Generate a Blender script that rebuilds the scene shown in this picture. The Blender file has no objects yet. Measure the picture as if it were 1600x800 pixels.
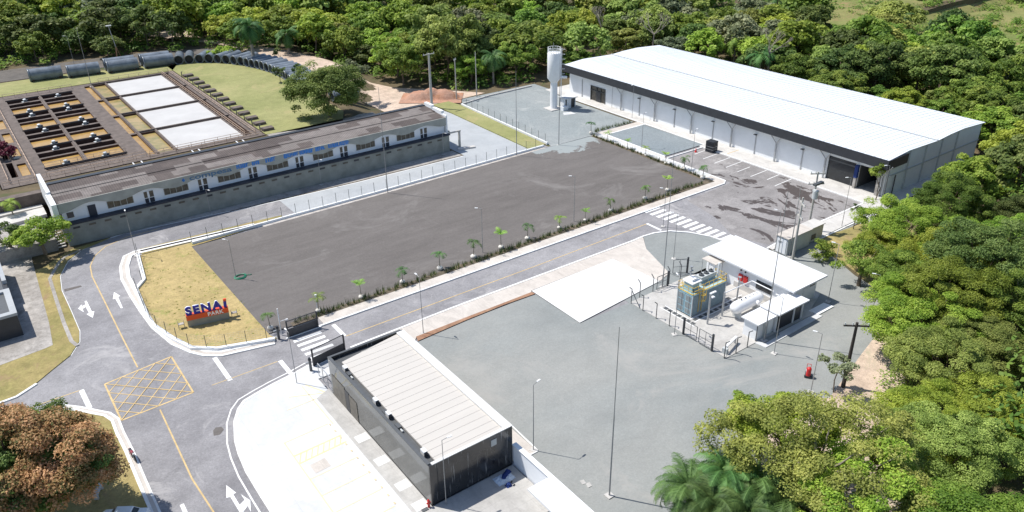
import bpy, math, random
import numpy as np
from math import radians as RD, sin, cos, pi
random.seed(7); RNG = np.random.default_rng(7)
SC = bpy.context.scene
COL = SC.collection

# ------------------------------------------------------------------ camera, sky, sun, exposure
CAM_H = 52.0
PITCH, ROLL, YAW, FPX = 0.47901483, 0.01370299, 0.9422017, 1228.334
fwd = np.array([cos(YAW)*cos(PITCH), sin(YAW)*cos(PITCH), -sin(PITCH)])
rgt = np.cross(fwd, [0, 0, 1]); rgt /= np.linalg.norm(rgt)
dwn = np.cross(fwd, rgt)
r2 = cos(ROLL)*rgt + sin(ROLL)*dwn; d2 = -sin(ROLL)*rgt + cos(ROLL)*dwn
CAMR = np.array([r2, d2, fwd])
from mathutils import Matrix, Vector
cam = bpy.data.cameras.new("camera"); cam.sensor_width = 36; cam.lens = 36*FPX/1600
cam.clip_start = 1; cam.clip_end = 6000
co = bpy.data.objects.new("camera", cam); COL.objects.link(co)
m = Matrix.Identity(4)
for i in range(3):
    m[i][0] = r2[i]; m[i][1] = -d2[i]; m[i][2] = -fwd[i]
m[2][3] = CAM_H
co.matrix_world = m
SC.camera = co

SUN_EL = RD(60.0); SUN_AZ = RD(-36.5)           # azimuth clockwise from +Y
w = bpy.data.worlds.new("World"); SC.world = w; w.use_nodes = True
nt = w.node_tree; bg = nt.nodes["Background"]
sk = nt.nodes.new("ShaderNodeTexSky"); sk.sky_type = 'NISHITA'; sk.sun_disc = False
sk.sun_elevation = SUN_EL; sk.sun_rotation = SUN_AZ; sk.air_density = 1.0; sk.dust_density = 0.6
nt.links.new(sk.outputs[0], bg.inputs[0]); bg.inputs[1].default_value = 0.115
sl = bpy.data.lights.new("sun", 'SUN'); sl.energy = 4.3; sl.angle = RD(0.5); sl.color = (1, 0.965, 0.9)
so = bpy.data.objects.new("sun", sl); COL.objects.link(so)
sd = Vector((sin(SUN_AZ)*cos(SUN_EL), cos(SUN_AZ)*cos(SUN_EL), sin(SUN_EL)))
so.rotation_euler = sd.to_track_quat('Z', 'Y').to_euler()
SC.view_settings.view_transform = 'Standard'; SC.view_settings.look = 'None'
SC.view_settings.gamma = 1; SC.view_settings.exposure = 0.32

# ------------------------------------------------------------------ helpers
def smooth(t): t = max(0., min(1., t)); return t*t*(3-2*t)
def hgt(x, y):
    """Height of the natural ground: a 3.5 m shelf behind the long old building."""
    y0 = 140.0 if x < 9 else 132.3
    if y < y0: return 0.0
    e = 77+13*smooth((y-158)/30.0); h = 3.5*smooth((e-x)/8.0)
    if 150 < x and y > 20: h += 4.0*smooth((x-190)/90.0)
    return h
def G(px, py, z=0.0):
    """World point at height z seen at photograph pixel (px,py); a survey helper."""
    d = CAMR.T @ np.array([px-800, py-400, FPX]); t = (z-CAM_H)/d[2]
    return (d[0]*t, d[1]*t)
def proj(x, y, z):
    c = CAMR @ np.array([x, y, z-CAM_H])
    if c[2] < 1: return (-9999, -9999)
    return 800+FPX*c[0]/c[2], 400+FPX*c[1]/c[2]
def GP(pts, z=0.0): return [G(a, b, z) for a, b in pts]

class MB:
    def __init__(s): s.v = []; s.f = []; s.m = []; s.sm = []
    def add(s, vs, fs, mi=0, sm=False):
        n = len(s.v); s.v += [tuple(map(float, v)) for v in vs]
        for f in fs: s.f.append(tuple(i+n for i in f)); s.m.append(mi); s.sm.append(sm)
        return s
    def box(s, x0, x1, y0, y1, z0, z1, mi=0):
        vs = [(x, y, z) for z in (z0, z1) for y in (y0, y1) for x in (x0, x1)]
        return s.add(vs, [(0, 2, 3, 1), (4, 5, 7, 6), (0, 1, 5, 4), (2, 6, 7, 3), (0, 4, 6, 2), (1, 3, 7, 5)], mi)
    def rbox(s, cx, cy, z0, z1, lx, ly, a, mi=0):
        c, n = cos(a), sin(a)
        p = [(cx+u*c-v*n, cy+u*n+v*c) for u, v in ((-lx/2, -ly/2), (lx/2, -ly/2), (lx/2, ly/2), (-lx/2, ly/2))]
        return s.prism(p, z0, z1, mi)
    def prism(s, pts, z0, z1, mi=0):
        a = sum(pts[i][0]*pts[(i+1) % len(pts)][1]-pts[(i+1) % len(pts)][0]*pts[i][1] for i in range(len(pts)))
        if a < 0: pts = pts[::-1]
        n = len(pts)
        vs = [(p[0], p[1], z0) for p in pts]+[(p[0], p[1], z1) for p in pts]
        return s.add(vs, [tuple(range(n, 2*n)), tuple(range(n-1, -1, -1))]+[(i, (i+1) % n, n+(i+1) % n, n+i) for i in range(n)], mi)
    def sheet(s, pts, z, mi=0):
        a = sum(pts[i][0]*pts[(i+1) % len(pts)][1]-pts[(i+1) % len(pts)][0]*pts[i][1] for i in range(len(pts)))
        if a < 0: pts = pts[::-1]
        return s.add([(p[0], p[1], z) for p in pts], [tuple(range(len(pts)))], mi)
    def tube(s, p, q, r, r2=None, n=8, mi=0, cap=True):
        p = Vector(p); q = Vector(q); r2 = r if r2 is None else r2
        d = (q-p).normalized(); u = d.orthogonal().normalized(); v = d.cross(u)
        vs = [p+(u*cos(2*pi*i/n)+v*sin(2*pi*i/n))*r for i in range(n)]+[q+(u*cos(2*pi*i/n)+v*sin(2*pi*i/n))*r2 for i in range(n)]
        fs = [(i, (i+1) % n, n+(i+1) % n, n+i) for i in range(n)]
        k = len(s.v); s.add(vs, fs, mi, n > 5)
        if cap: s.add(vs, [tuple(range(n-1, -1, -1)), tuple(range(n, 2*n))], mi)
        return s
    def path(s, pts, r, n=6, mi=0):
        for a, b in zip(pts[:-1], pts[1:]): s.tube(a, b, r, n=n, mi=mi)
        return s
    def lathe(s, prof, n=20, c=(0, 0, 0), mi=0):
        vs = []; 
        for r, z in prof: vs += [(c[0]+r*cos(2*pi*i/n), c[1]+r*sin(2*pi*i/n), c[2]+z) for i in range(n)]
        fs = [(j*n+i, j*n+(i+1) % n, (j+1)*n+(i+1) % n, (j+1)*n+i) for j in range(len(prof)-1) for i in range(n)]
        return s.add(vs, fs, mi, True)
    def strip(s, pts, w0, w1, z0, z1, mi=0, closed=False):
        """A band following a line: from w0 to w1 to the left of it, z0 to z1 high."""
        P = [Vector((a, b, 0)) for a, b in pts]; n = len(P); L = []; Rr = []
        for i in range(n):
            if closed: a, b = P[i-1], P[(i+1) % n]
            else: a, b = P[max(0, i-1)], P[min(n-1, i+1)]
            d = (b-a).normalized(); nn = Vector((-d.y, d.x, 0))
            L.append(P[i]+nn*w0); Rr.append(P[i]+nn*w1)
        vs = []
        for i in range(n): vs += [(L[i].x, L[i].y, z0), (L[i].x, L[i].y, z1), (Rr[i].x, Rr[i].y, z1), (Rr[i].x, Rr[i].y, z0)]
        fs = []
        for i in range(n if closed else n-1):
            a = 4*i; b = 4*((i+1) % n)
            fs += [(a+1, b+1, b+2, a+2), (a, b, b+1, a+1), (a+2, b+2, b+3, a+3)]
        if not closed: fs += [(0, 1, 2, 3), (4*n-4, 4*n-1, 4*n-2, 4*n-3)]
        return s.add(vs, fs, mi)

def mk(name, mb, mats, parent=None, loc=(0, 0, 0), world=False):
    me = bpy.data.meshes.new(name)
    vs = mb.v
    if world and parent is not None:
        L = parent.location; vs = [(a-L[0], b-L[1], c-L[2]) for a, b, c in vs]
    elif parent is None and any(loc):
        vs = [(a-loc[0], b-loc[1], c-loc[2]) for a, b, c in vs] if world else vs
    me.from_pydata(vs, [], mb.f)
    if not isinstance(mats, (list, tuple)): mats = [mats]
    for m_ in mats: me.materials.append(m_)
    me.polygons.foreach_set('material_index', mb.m); me.polygons.foreach_set('use_smooth', mb.sm)
    me.update()
    o = bpy.data.objects.new(name, me); COL.objects.link(o)
    if parent is not None: o.parent = parent
    else: o.location = loc
    return o
def thing(name, label, cat, loc=(0, 0, 0), rz=0, group=None):
    o = bpy.data.objects.new(name, None); COL.objects.link(o); o.empty_display_size = 0.3
    o.location = loc; o.rotation_euler = (0, 0, rz); return tag(o, label, cat, group)
def tag(o, label, cat, group=None):
    o['label'] = label; o['category'] = cat
    if group: o['group'] = group
    return o
def struct(name, mb, mt):
    o = mk(name, mb, mt); o['kind'] = 'structure'; return o
KIDS = {}
def kids(o):
    return [c for c in bpy.data.objects if c.parent == o]
def dup(root, tree, loc, rz=0, label=None, group=None, sc=None):
    """Copy a thing with its parts (tree = the cached list of parts and their sub-parts)."""
    r = root.copy(); COL.objects.link(r); r.location = loc; r.rotation_euler = (0, 0, rz)
    if label: r['label'] = label
    if group: r['group'] = group
    if sc is not None: r.scale = sc if isinstance(sc, tuple) else (sc, sc, sc)
    for ch, sub in tree:
        c = ch.copy(); COL.objects.link(c); c.parent = r
        for g in sub:
            d = g.copy(); COL.objects.link(d); d.parent = c
    return r
def treeof(o): return [(c, kids(c)) for c in kids(o)]

# ------------------------------------------------------------------ materials
def newmat(name):
    m = bpy.data.materials.new(name); m.use_nodes = True
    return m, m.node_tree, m.node_tree.nodes["Principled BSDF"]
def N(nt, t, **k):
    n = nt.nodes.new(t)
    for a, b in k.items(): setattr(n, a, b)
    return n
def pos(nt, scale=(1, 1, 1), obj=False):
    src = N(nt, 'ShaderNodeTexCoord').outputs['Object'] if obj else N(nt, 'ShaderNodeNewGeometry').outputs['Position']
    mp = N(nt, 'ShaderNodeMapping'); mp.inputs['Scale'].default_value = scale
    nt.links.new(src, mp.inputs[0]); return mp.outputs[0]
def noise(nt, vec, sc, det=5, rough=.6, dist=0):
    n = N(nt, 'ShaderNodeTexNoise'); n.inputs['Scale'].default_value = sc; n.inputs['Detail'].default_value = det
    n.inputs['Roughness'].default_value = rough; n.inputs['Distortion'].default_value = dist
    nt.links.new(vec, n.inputs['Vector']); return n.outputs[0]
def ramp(nt, fac, stops, interp='LINEAR'):
    r = N(nt, 'ShaderNodeValToRGB'); r.color_ramp.interpolation = interp
    els = r.color_ramp.elements
    while len(els) < len(stops): els.new(0.5)
    for e, (p, c) in zip(els, stops):
        e.position = p; e.color = (c, c, c, 1) if isinstance(c, (int, float)) else (*c, 1)
    nt.links.new(fac, r.inputs[0]); return r.outputs[0]
def mixc(nt, fac, a, b, mode='MIX'):
    m = N(nt, 'ShaderNodeMix', data_type='RGBA', blend_type=mode)
    for s, v in ((m.inputs[0], fac), (m.inputs[6], a), (m.inputs[7], b)):
        if hasattr(v, 'is_linked') or hasattr(v, 'links'): nt.links.new(v, s)
        elif isinstance(v, (int, float)): s.default_value = v
        else: s.default_value = (*v, 1)
    return m.outputs[2]
def plain(name, col, rough=.6, metal=0, var=.12, sc=1.2, bump=0, spec=None, fine=0):
    """A solid colour with slight wear and dirt variation."""
    m, nt, b = newmat(name)
    p = pos(nt)
    f = noise(nt, p, sc, 4, .65)
    lo = tuple(c*(1-var) for c in col); hi = tuple(min(1, c*(1+var)) for c in col)
    c = ramp(nt, f, [(.3, lo), (.7, hi)])
    nt.links.new(c, b.inputs['Base Color']); b.inputs['Roughness'].default_value = rough; b.inputs['Metallic'].default_value = metal
    if spec is not None: b.inputs['Specular IOR Level'].default_value = spec
    if bump:
        bp = N(nt, 'ShaderNodeBump'); bp.inputs['Strength'].default_value = bump; bp.inputs['Distance'].default_value = .05
        nt.links.new(noise(nt, p, 8, 3), bp.inputs['Height']); nt.links.new(bp.outputs[0], b.inputs['Normal'])
    return m
def groundmat(name, a, b_, c=None, big=.05, mid=.35, fine=3.0, rough=.9, stretch=(1, 1, 1), spots=None, fspan=.25, bump=.3, grain=14, gs=.16):
    """Ground: two colours in large soft patches, mid blotches, fine grain."""
    m, nt, bs = newmat(name)
    p = pos(nt, stretch); p0 = pos(nt)
    f1 = noise(nt, p, big, 5, .6, .4)
    col = ramp(nt, f1, [(.35, a), (.65, b_)])
    f2 = noise(nt, p, mid, 6, .7, .3)
    v = ramp(nt, f2, [(.3, 1-fspan), (.7, 1+fspan*.6)])
    col = mixc(nt, 1.0, col, v, 'MULTIPLY')
    f3 = noise(nt, p0, fine, 4, .8)
    v = ramp(nt, f3, [(.25, 1-gs), (.75, 1+gs*.75)])
    col = mixc(nt, 1.0, col, v, 'MULTIPLY')
    if grain:
        f4 = noise(nt, p0, grain*.35, 2, .9)
        v = ramp(nt, f4, [(.3, 1-gs), (.7, 1+gs*.8)])
        col = mixc(nt, 1.0, col, v, 'MULTIPLY')
    if c is not None:
        f5 = noise(nt, p0, spots or .12, 6, .75, .8)
        k = ramp(nt, f5, [(.55, 0.0), (.68, 1.0)])
        col = mixc(nt, k, col, c)
    nt.links.new(col, bs.inputs['Base Color']); bs.inputs['Roughness'].default_value = rough
    bs.inputs['Specular IOR Level'].default_value = .25
    if bump:
        bp = N(nt, 'ShaderNodeBump'); bp.inputs['Strength'].default_value = bump; bp.inputs['Distance'].default_value = .08
        nt.links.new(f3, bp.inputs['Height']); nt.links.new(bp.outputs[0], bs.inputs['Normal'])
    return m, nt, bs, col

M = {}
M['soil'] = groundmat('forest_floor', (.10, .085, .05), (.16, .12, .07), (.07, .09, .03), .06, .4)[0]
M['meadow'] = groundmat('meadow_grass', (.15, .19, .05), (.26, .24, .09), (.30, .20, .10), .03, .2, 1.2)[0]
M['lawn'] = groundmat('lawn_grass', (.25, .26, .10), (.33, .32, .14), (.38, .32, .16), .07, .5, 2.5, fspan=.15)[0]
M['dry'] = groundmat('dry_grass', (.385, .30, .13), (.475, .365, .17), (.25, .27, .075), .14, 1.1, 3, fspan=.22, spots=.42)[0]
M['verge'] = groundmat('verge_grass', (.26, .23, .085), (.38, .30, .13), (.30, .20, .12), .12, .8, 3, spots=.2)[0]
M['dirt'] = groundmat('dirt', (.52, .40, .31), (.62, .49, .39), (.40, .36, .26), .08, .5, 2, spots=.15)[0]
M['mound'] = groundmat('mound_soil', (.50, .26, .17), (.44, .27, .20), (.36, .17, .08), .3, .8, 2, spots=.25)[0]
M['bed'] = groundmat('bed_soil', (.12, .105, .075), (.20, .155, .11), None, .3, 1, 3)[0]
M['rusty'] = groundmat('red_soil', (.30, .16, .10), (.38, .23, .15), None, .3, 1, 3)[0]
M['gravel'] = groundmat('grey_gravel', (.25, .266, .262), (.31, .312, .296), (.345, .335, .315), .035, .16, 2.2, fspan=.11, bump=.35, gs=.08, stretch=(1, 1.6, 1), spots=.05)[0]
M['gravel_far'] = groundmat('grey_gravel_yard', (.255, .285, .29), (.31, .33, .33), (.36, .375, .37), .05, .3, 2.2, fspan=.10, bump=.5)[0]
M['gravel_dark'] = groundmat('blue_grey_gravel', (.20, .235, .255), (.25, .28, .295), None, .05, .3, 2.2, fspan=.08)[0]
M['asphalt'] = groundmat('asphalt', (.235, .228, .238), (.335, .325, .332), (.40, .385, .385), .055, .33, 2.5, fspan=.22, spots=.13)[0]
M['darklot'] = groundmat('dark_gravel_lot', (.142, .128, .12), (.17, .155, .146), (.205, .19, .18), .04, .4, 2.5, stretch=(.3, 1.3, 1), fspan=.16, spots=.07, gs=.10)[0]
M['oldroad'] = groundmat('pale_concrete_road', (.37, .39, .41), (.44, .455, .465), None, .06, .4, 2.5, fspan=.1, gs=.05)[0]
M['conc'] = groundmat('pale_concrete', (.54, .52, .495), (.61, .585, .555), None, .12, .8, 3, fspan=.1, bump=.1, gs=.05)[0]
M['concbeige'] = groundmat('beige_concrete', (.55, .50, .45), (.61, .56, .51), None, .12, .8, 3, fspan=.08, bump=.1, gs=.05)[0]
M['entr'] = groundmat('grey_walk_concrete', (.43, .415, .395), (.50, .485, .46), None, .15, .9, 3, fspan=.1, bump=.1, gs=.05)[0]
M['pad'] = groundmat('grey_concrete_pad', (.46, .445, .42), (.54, .52, .495), (.38, .365, .345), .15, .9, 3, fspan=.1, bump=.1, gs=.05)[0]
M['white'] = groundmat('white_concrete', (.58, .585, .59), (.635, .635, .63), (.53, .55, .57), .09, .7, 3, fspan=.04, bump=.05, grain=0, gs=.05)[0]
M['slab'] = groundmat('white_slab', (.66, .655, .64), (.70, .69, .675), None, .1, .7, 3, fspan=.03, bump=.05, grain=0, gs=.05)[0]
M['oldpave'] = groundmat('old_paving', (.30, .275, .25), (.46, .43, .40), (.22, .20, .18), .1, .9, 2, fspan=.3, spots=.3)[0]
M['shadeyard'] = groundmat('yard_painted_shade', (.12, .11, .10), (.17, .15, .13), None, .1, .6)[0]  # ground darkened in colour to stand for the shade along the forest
M['kerb'] = plain('white_kerb_paint', (.78, .77, .75), .7, var=.12, sc=.7)
M['paint'] = plain('road_paint_white', (.80, .80, .79), .7, var=.1, sc=2.5)
M['yellow'] = plain('road_paint_yellow', (.58, .42, .20), .8, var=.2, sc=1.2)
M['paleyellow'] = plain('faded_yellow_paint', (.74, .64, .34), .8, var=.1)
M['palemark'] = plain('faint_cream_paint', (.68, .60, .38), .8, var=.06)
M['orange'] = plain('orange_stud', (.62, .50, .32), .7)
M['whitewall'] = plain('white_wall_paint', (.80, .81, .82), .7, var=.05, sc=.4)
M['bluewall'] = plain('white_wall_render', (.80, .83, .88), .7, var=.05, sc=.4)
M['black'] = plain('black_cladding', (.035, .038, .045), .45, var=.15)
M['steel'] = plain('galvanised_steel', (.42, .43, .44), .45, .4, var=.1)
M['dsteel'] = plain('dark_grey_steel', (.10, .105, .11), .5, .2)
M['lamp'] = plain('lamp_post_grey', (.32, .32, .32), .5, .3)
M['bladefence'] = plain('fence_dark_green', (.05, .07, .065), .5)
M['wmetal'] = plain('white_metal', (.80, .80, .80), .4, var=.05)
M['concold'] = plain('old_concrete', (.135, .108, .094), .9, var=.3, sc=.8, bump=.3)
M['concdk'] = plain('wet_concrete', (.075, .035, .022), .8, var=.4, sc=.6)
M['greenwall'] = plain('grey_green_render', (.25, .26, .235), .85, var=.2, sc=.5, bump=.1)
M['fascia'] = plain('grey_fascia', (.36, .365, .33), .85, var=.14, sc=.6)
M['navy'] = plain('navy_paint', (.022, .028, .045), .6)
M['glassdk'] = plain('dark_glass', (.03, .035, .04), .12, var=.2, spec=.6)
M['winbrown'] = plain('dusty_window', (.085, .075, .06), .3, var=.5, sc=2)
M['bluepaint'] = plain('blue_lettering', (.05, .22, .60), .7, var=.25, sc=3)
M['greypaint'] = plain('faded_blue_lettering', (.10, .19, .30), .7, var=.3, sc=3)
M['rail'] = plain('tan_handrail', (.52, .38, .28), .7, var=.2)
M['pipe'] = plain('weathered_pipe', (.17, .195, .225), .28, var=.35, sc=.5)
M['pipeshade'] = plain('pipe_inside_shade', (.03, .03, .033), .8)
M['cover'] = plain('pale_basin_cover', (.50, .49, .48), .8, var=.07, sc=.25, bump=.1)
M['concpole'] = plain('concrete_pole', (.45, .43, .39), .85, var=.1)
M['woodpole'] = plain('dark_wood_pole', (.055, .045, .038), .9)
M['signred'] = plain('sign_red', (.72, .085, .02), .4, var=.04)
M['signblue'] = plain('sign_blue', (.015, .02, .33), .4, var=.04)
M['signwhite'] = plain('sign_white', (.85, .85, .85), .4, var=.02)
M['signgrey'] = plain('sign_plinth_grey', (.30, .29, .25), .8)
M['red'] = plain('red_paint', (.55, .02, .02), .4)
M['maroon'] = plain('maroon_paint', (.25, .03, .045), .4)
M['tealbox'] = plain('pale_blue_steel', (.33, .50, .57), .5, var=.08)
M['boxshade'] = plain('pale_blue_steel_shaded', (.25, .33, .37), .5, var=.1)  # darker copy of the pale blue, shade of the sides painted in
M['yel'] = plain('safety_yellow', (.72, .48, .06), .5)
M['burlap'] = plain('white_burlap', (.66, .62, .56), .9, var=.15, sc=5)
M['bark'] = plain('bark', (.16, .125, .09), .95, var=.3, sc=2)
M['palebark'] = plain('pale_bark', (.30, .26, .21), .95, var=.2, sc=2)
M['blackpl'] = plain('black_plastic', (.02, .023, .03), .45)
M['bluecloth'] = plain('blue_cloth', (.01, .035, .17), .8)
M['tarp'] = plain('grey_tarpaulin', (.55, .62, .70), .6)
M['tyre'] = plain('rubber', (.02, .02, .02), .8)
M['green'] = plain('green_hose', (.02, .22, .12), .5)
M['gbox'] = plain('grey_cabinet', (.50, .52, .52), .6, var=.06)
M['tileroof'] = None

def water(name, a, b_):
    m, nt, b = newmat(name); p = pos(nt)
    c = ramp(nt, noise(nt, p, .25, 5, .6, 1.0), [(.35, a), (.6, b_)])
    nt.links.new(c, b.inputs['Base Color']); b.inputs['Roughness'].default_value = .25
    b.inputs['Specular IOR Level'].default_value = .3
    bp = N(nt, 'ShaderNodeBump'); bp.inputs['Strength'].default_value = .15; bp.inputs['Distance'].default_value = .05
    nt.links.new(noise(nt, p, 3, 3), bp.inputs['Height']); nt.links.new(bp.outputs[0], b.inputs['Normal'])
    return m
M['wor'] = water('orange_water', (.34, .20, .055), (.45, .285, .10))
M['wol'] = water('olive_water', (.23, .21, .07), (.42, .30, .13))

def roofmat(name, base, axis, per, amt=.06, stain=.04):
    """Sheet-metal roof: rib shade painted as darker lines and faint rain streaks."""
    m, nt, b = newmat(name)
    g = N(nt, 'ShaderNodeNewGeometry'); sp = N(nt, 'ShaderNodeSeparateXYZ'); nt.links.new(g.outputs['Position'], sp.inputs[0])
    mm = N(nt, 'ShaderNodeMath', operation='MULTIPLY'); mm.inputs[1].default_value = 1/per; nt.links.new(sp.outputs[axis], mm.inputs[0])
    fr = N(nt, 'ShaderNodeMath', operation='FRACT'); nt.links.new(mm.outputs[0], fr.inputs[0])
    line = ramp(nt, fr.outputs[0], [(0, 1-amt), (.06, 1.0), (.94, 1.0), (1, 1-amt)])  # darker colour at each rib edge stands for its shade
    st = (.25, 1.5, 1) if axis == 1 else (1.5, .25, 1)
    f = noise(nt, pos(nt, st), .3, 5, .7)
    v = ramp(nt, f, [(.35, 1-stain), (.65, 1.0)])
    col = mixc(nt, 1.0, base, line, 'MULTIPLY'); col = mixc(nt, 1.0, col, v, 'MULTIPLY')
    nt.links.new(col, b.inputs['Base Color']); b.inputs['Roughness'].default_value = .55
    return m
M['whroof'] = roofmat('warehouse_roof_sheet', (.70, .73, .77), 1, 1.05, .05, .06)
M['whroof2'] = roofmat('hut_roof_sheet', (.74, .745, .76), 1, 1.0, .05, .04)
M['gateroof'] = roofmat('gatehouse_roof_sheet', (.55, .515, .47), 1, .98, .0, .05)

def tiled(name):
    """Old corrugated roof with replaced, darker sheets."""
    m, nt, b = newmat(name)
    p = pos(nt)
    br = N(nt, 'ShaderNodeTexBrick', offset=.37, squash=.6, squash_frequency=3); br.inputs['Scale'].default_value = 1
    for nm_, v_ in (('Brick Width', 4.4), ('Row Height', 1.9), ('Mortar Size', 0.0), ('Bias', 0.0)): br.inputs[nm_].default_value = v_
    br.inputs['Color1'].default_value = (0, 0, 0, 1); br.inputs['Color2'].default_value = (1, 1, 1, 1)
    nt.links.new(pos(nt), br.inputs['Vector'])
    sp = N(nt, 'ShaderNodeSeparateColor'); nt.links.new(br.outputs['Color'], sp.inputs[0])
    k = ramp(nt, sp.outputs[0], [(.0, (.09, .072, .066)), (.36, (.19, .165, .152)), (.6, (.21, .183, .17)), (.8, (.11, .088, .08))], 'CONSTANT')
    f = noise(nt, p, .8, 6, .75); v = ramp(nt, f, [(.3, .72), (.7, 1.15)])
    col = mixc(nt, 1.0, k, v, 'MULTIPLY')
    g = N(nt, 'ShaderNodeNewGeometry'); s2 = N(nt, 'ShaderNodeSeparateXYZ'); nt.links.new(g.outputs['Position'], s2.inputs[0])
    mm = N(nt, 'ShaderNodeMath', operation='MULTIPLY'); mm.inputs[1].default_value = 2*pi/.35; nt.links.new(s2.outputs[0], mm.inputs[0])
    sn = N(nt, 'ShaderNodeMath', operation='SINE'); nt.links.new(mm.outputs[0], sn.inputs[0])
    bp = N(nt, 'ShaderNodeBump'); bp.inputs['Strength'].default_value = .5; bp.inputs['Distance'].default_value = .05
    nt.links.new(sn.outputs[0], bp.inputs['Height']); nt.links.new(bp.outputs[0], b.inputs['Normal'])
    nt.links.new(col, b.inputs['Base Color']); b.inputs['Roughness'].default_value = .9
    return m
M['tileroof'] = tiled('old_roof_sheets')

def darkwall(name):
    """Dark polished cladding with white drip stains and tile joints."""
    m, nt, b = newmat(name)
    f = noise(nt, pos(nt, (5.5, 5.5, .3)), 1, 3, .6)
    k = ramp(nt, f, [(.62, 0.0), (.70, .5)])
    f2 = noise(nt, pos(nt), .5, 4)
    base = ramp(nt, f2, [(.3, (.018, .019, .021)), (.7, (.035, .036, .039))])
    col = mixc(nt, k, base, (.42, .42, .42))
    nt.links.new(col, b.inputs['Base Color']); b.inputs['Roughness'].default_value = .16
    b.inputs['Specular IOR Level'].default_value = .7
    return m
M['drip'] = darkwall('dark_tile_cladding')
def lightwall():
    m, nt, b = newmat('grey_reflective_cladding')
    f2 = noise(nt, pos(nt), .4, 4)
    base = ramp(nt, f2, [(.3, (.10, .105, .105)), (.7, (.15, .155, .155))])
    nt.links.new(base, b.inputs['Base Color']); b.inputs['Roughness'].default_value = .08
    b.inputs['Specular IOR Level'].default_value = 1.0; b.inputs['Metallic'].default_value = .35
    return m
M['mirror'] = lightwall()

def parkmat():
    """Parking asphalt with ragged wet patches (darker, glossier)."""
    m, nt, bs, col = groundmat('parking_asphalt', (.25, .235, .23), (.33, .31, .305), (.37, .35, .34), .08, .4, 2.5, fspan=.2)
    p = pos(nt)
    f = noise(nt, pos(nt, (1.5, .9, 1)), .13, 6, .62, 1.6)
    g = N(nt, 'ShaderNodeNewGeometry')
    vd = N(nt, 'ShaderNodeVectorMath', operation='DISTANCE'); nt.links.new(g.outputs['Position'], vd.inputs[0]); vd.inputs[1].default_value = (104, 70, 0)
    mrn = N(nt, 'ShaderNodeMapRange')
    for nm_, v_ in (('From Min', 5), ('From Max', 27), ('To Min', .09), ('To Max', -.13)): mrn.inputs[nm_].default_value = v_
    nt.links.new(vd.outputs['Value'], mrn.inputs[0]); mr = mrn.outputs[0]
    ad = N(nt, 'ShaderNodeMath', operation='ADD'); nt.links.new(f, ad.inputs[0]); nt.links.new(mr, ad.inputs[1])
    k = ramp(nt, ad.outputs[0], [(.613, 0.0), (.627, 1.0)])
    c2 = mixc(nt, k, col, (.085, .07, .065))
    nt.links.new(c2, bs.inputs['Base Color'])
    r = ramp(nt, k, [(0, .9), (1, .5)]); nt.links.new(r, bs.inputs['Roughness'])
    return m
def joints(key, sx, sy, off=(0, 0), amt=.86, stain=.10):
    m = M[key]; nt = m.node_tree; b = nt.nodes['Principled BSDF']; src = b.inputs['Base Color'].links[0].from_socket
    g = N(nt, 'ShaderNodeNewGeometry'); sp = N(nt, 'ShaderNodeSeparateXYZ'); nt.links.new(g.outputs['Position'], sp.inputs[0])
    col = src
    for ax, stp, o in ((0, sx, off[0]), (1, sy, off[1])):
        if not stp: continue
        ad = N(nt, 'ShaderNodeMath', operation='ADD'); ad.inputs[1].default_value = o; nt.links.new(sp.outputs[ax], ad.inputs[0])
        mm = N(nt, 'ShaderNodeMath', operation='MULTIPLY'); mm.inputs[1].default_value = 1/stp; nt.links.new(ad.outputs[0], mm.inputs[0])
        fr = N(nt, 'ShaderNodeMath', operation='FRACT'); nt.links.new(mm.outputs[0], fr.inputs[0]); h = .035/stp
        col = mixc(nt, 1.0, col, ramp(nt, fr.outputs[0], [(0, amt), (h, 1.0), (1-h, 1.0), (1, amt)]), 'MULTIPLY')
    st = noise(nt, pos(nt, (1, .5, 1)), .45, 7, .72, 1.5); col = mixc(nt, 1.0, col, ramp(nt, st, [(.36, 1-stain), (.55, 1.0)]), 'MULTIPLY')
    nt.links.new(col, b.inputs['Base Color'])
joints('white', 5.2, 6.1, (.6, 1.0), .9, .08); joints('concbeige', 2.1, 0, (0, 0), .82, .14); joints('conc', 2.4, 2.4, (0, .3), .85, .14); joints('pad', 3.0, 3.0, (0, 0), .85, .15); joints('entr', 1.6, 1.6, (0, 0), .86, .14); joints('slab', 7.5, 5, (0, 0), .92, .05)
M['park'] = parkmat()
def lot():
    """The dark lot: streaked dark gravel with a ragged spill of grey gravel along its far corner."""
    m, nt, bs, col = groundmat('dark_gravel_lot', (.142, .128, .12), (.17, .155, .146), (.205, .19, .18), .04, .4, 2.5, stretch=(.3, 1.3, 1), fspan=.16, spots=.07, gs=.10)
    g = N(nt, 'ShaderNodeNewGeometry'); vd = N(nt, 'ShaderNodeVectorMath', operation='DISTANCE'); nt.links.new(g.outputs['Position'], vd.inputs[0]); vd.inputs[1].default_value = (95.5, 118.5, 0)
    mr = N(nt, 'ShaderNodeMapRange'); nt.links.new(vd.outputs['Value'], mr.inputs[0])
    for nm_, v_ in (('From Min', 6), ('From Max', 13), ('To Min', .32), ('To Max', -.32)): mr.inputs[nm_].default_value = v_
    ad = N(nt, 'ShaderNodeMath', operation='ADD'); nt.links.new(noise(nt, pos(nt), .3, 5, .65, .5), ad.inputs[0]); nt.links.new(mr.outputs[0], ad.inputs[1])
    k = ramp(nt, ad.outputs[0], [(.49, 0.0), (.53, .9)])
    sw = noise(nt, pos(nt, (.12, 1.6, 1)), .5, 5, .75, 1.2); k2 = ramp(nt, sw, [(.62, 0.0), (.74, .3)])
    c1 = mixc(nt, k2, col, (.24, .23, .22)); c2 = mixc(nt, k, c1, (.31, .34, .34)); nt.links.new(c2, bs.inputs['Base Color']); return m
M['darklot'] = lot()

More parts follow.
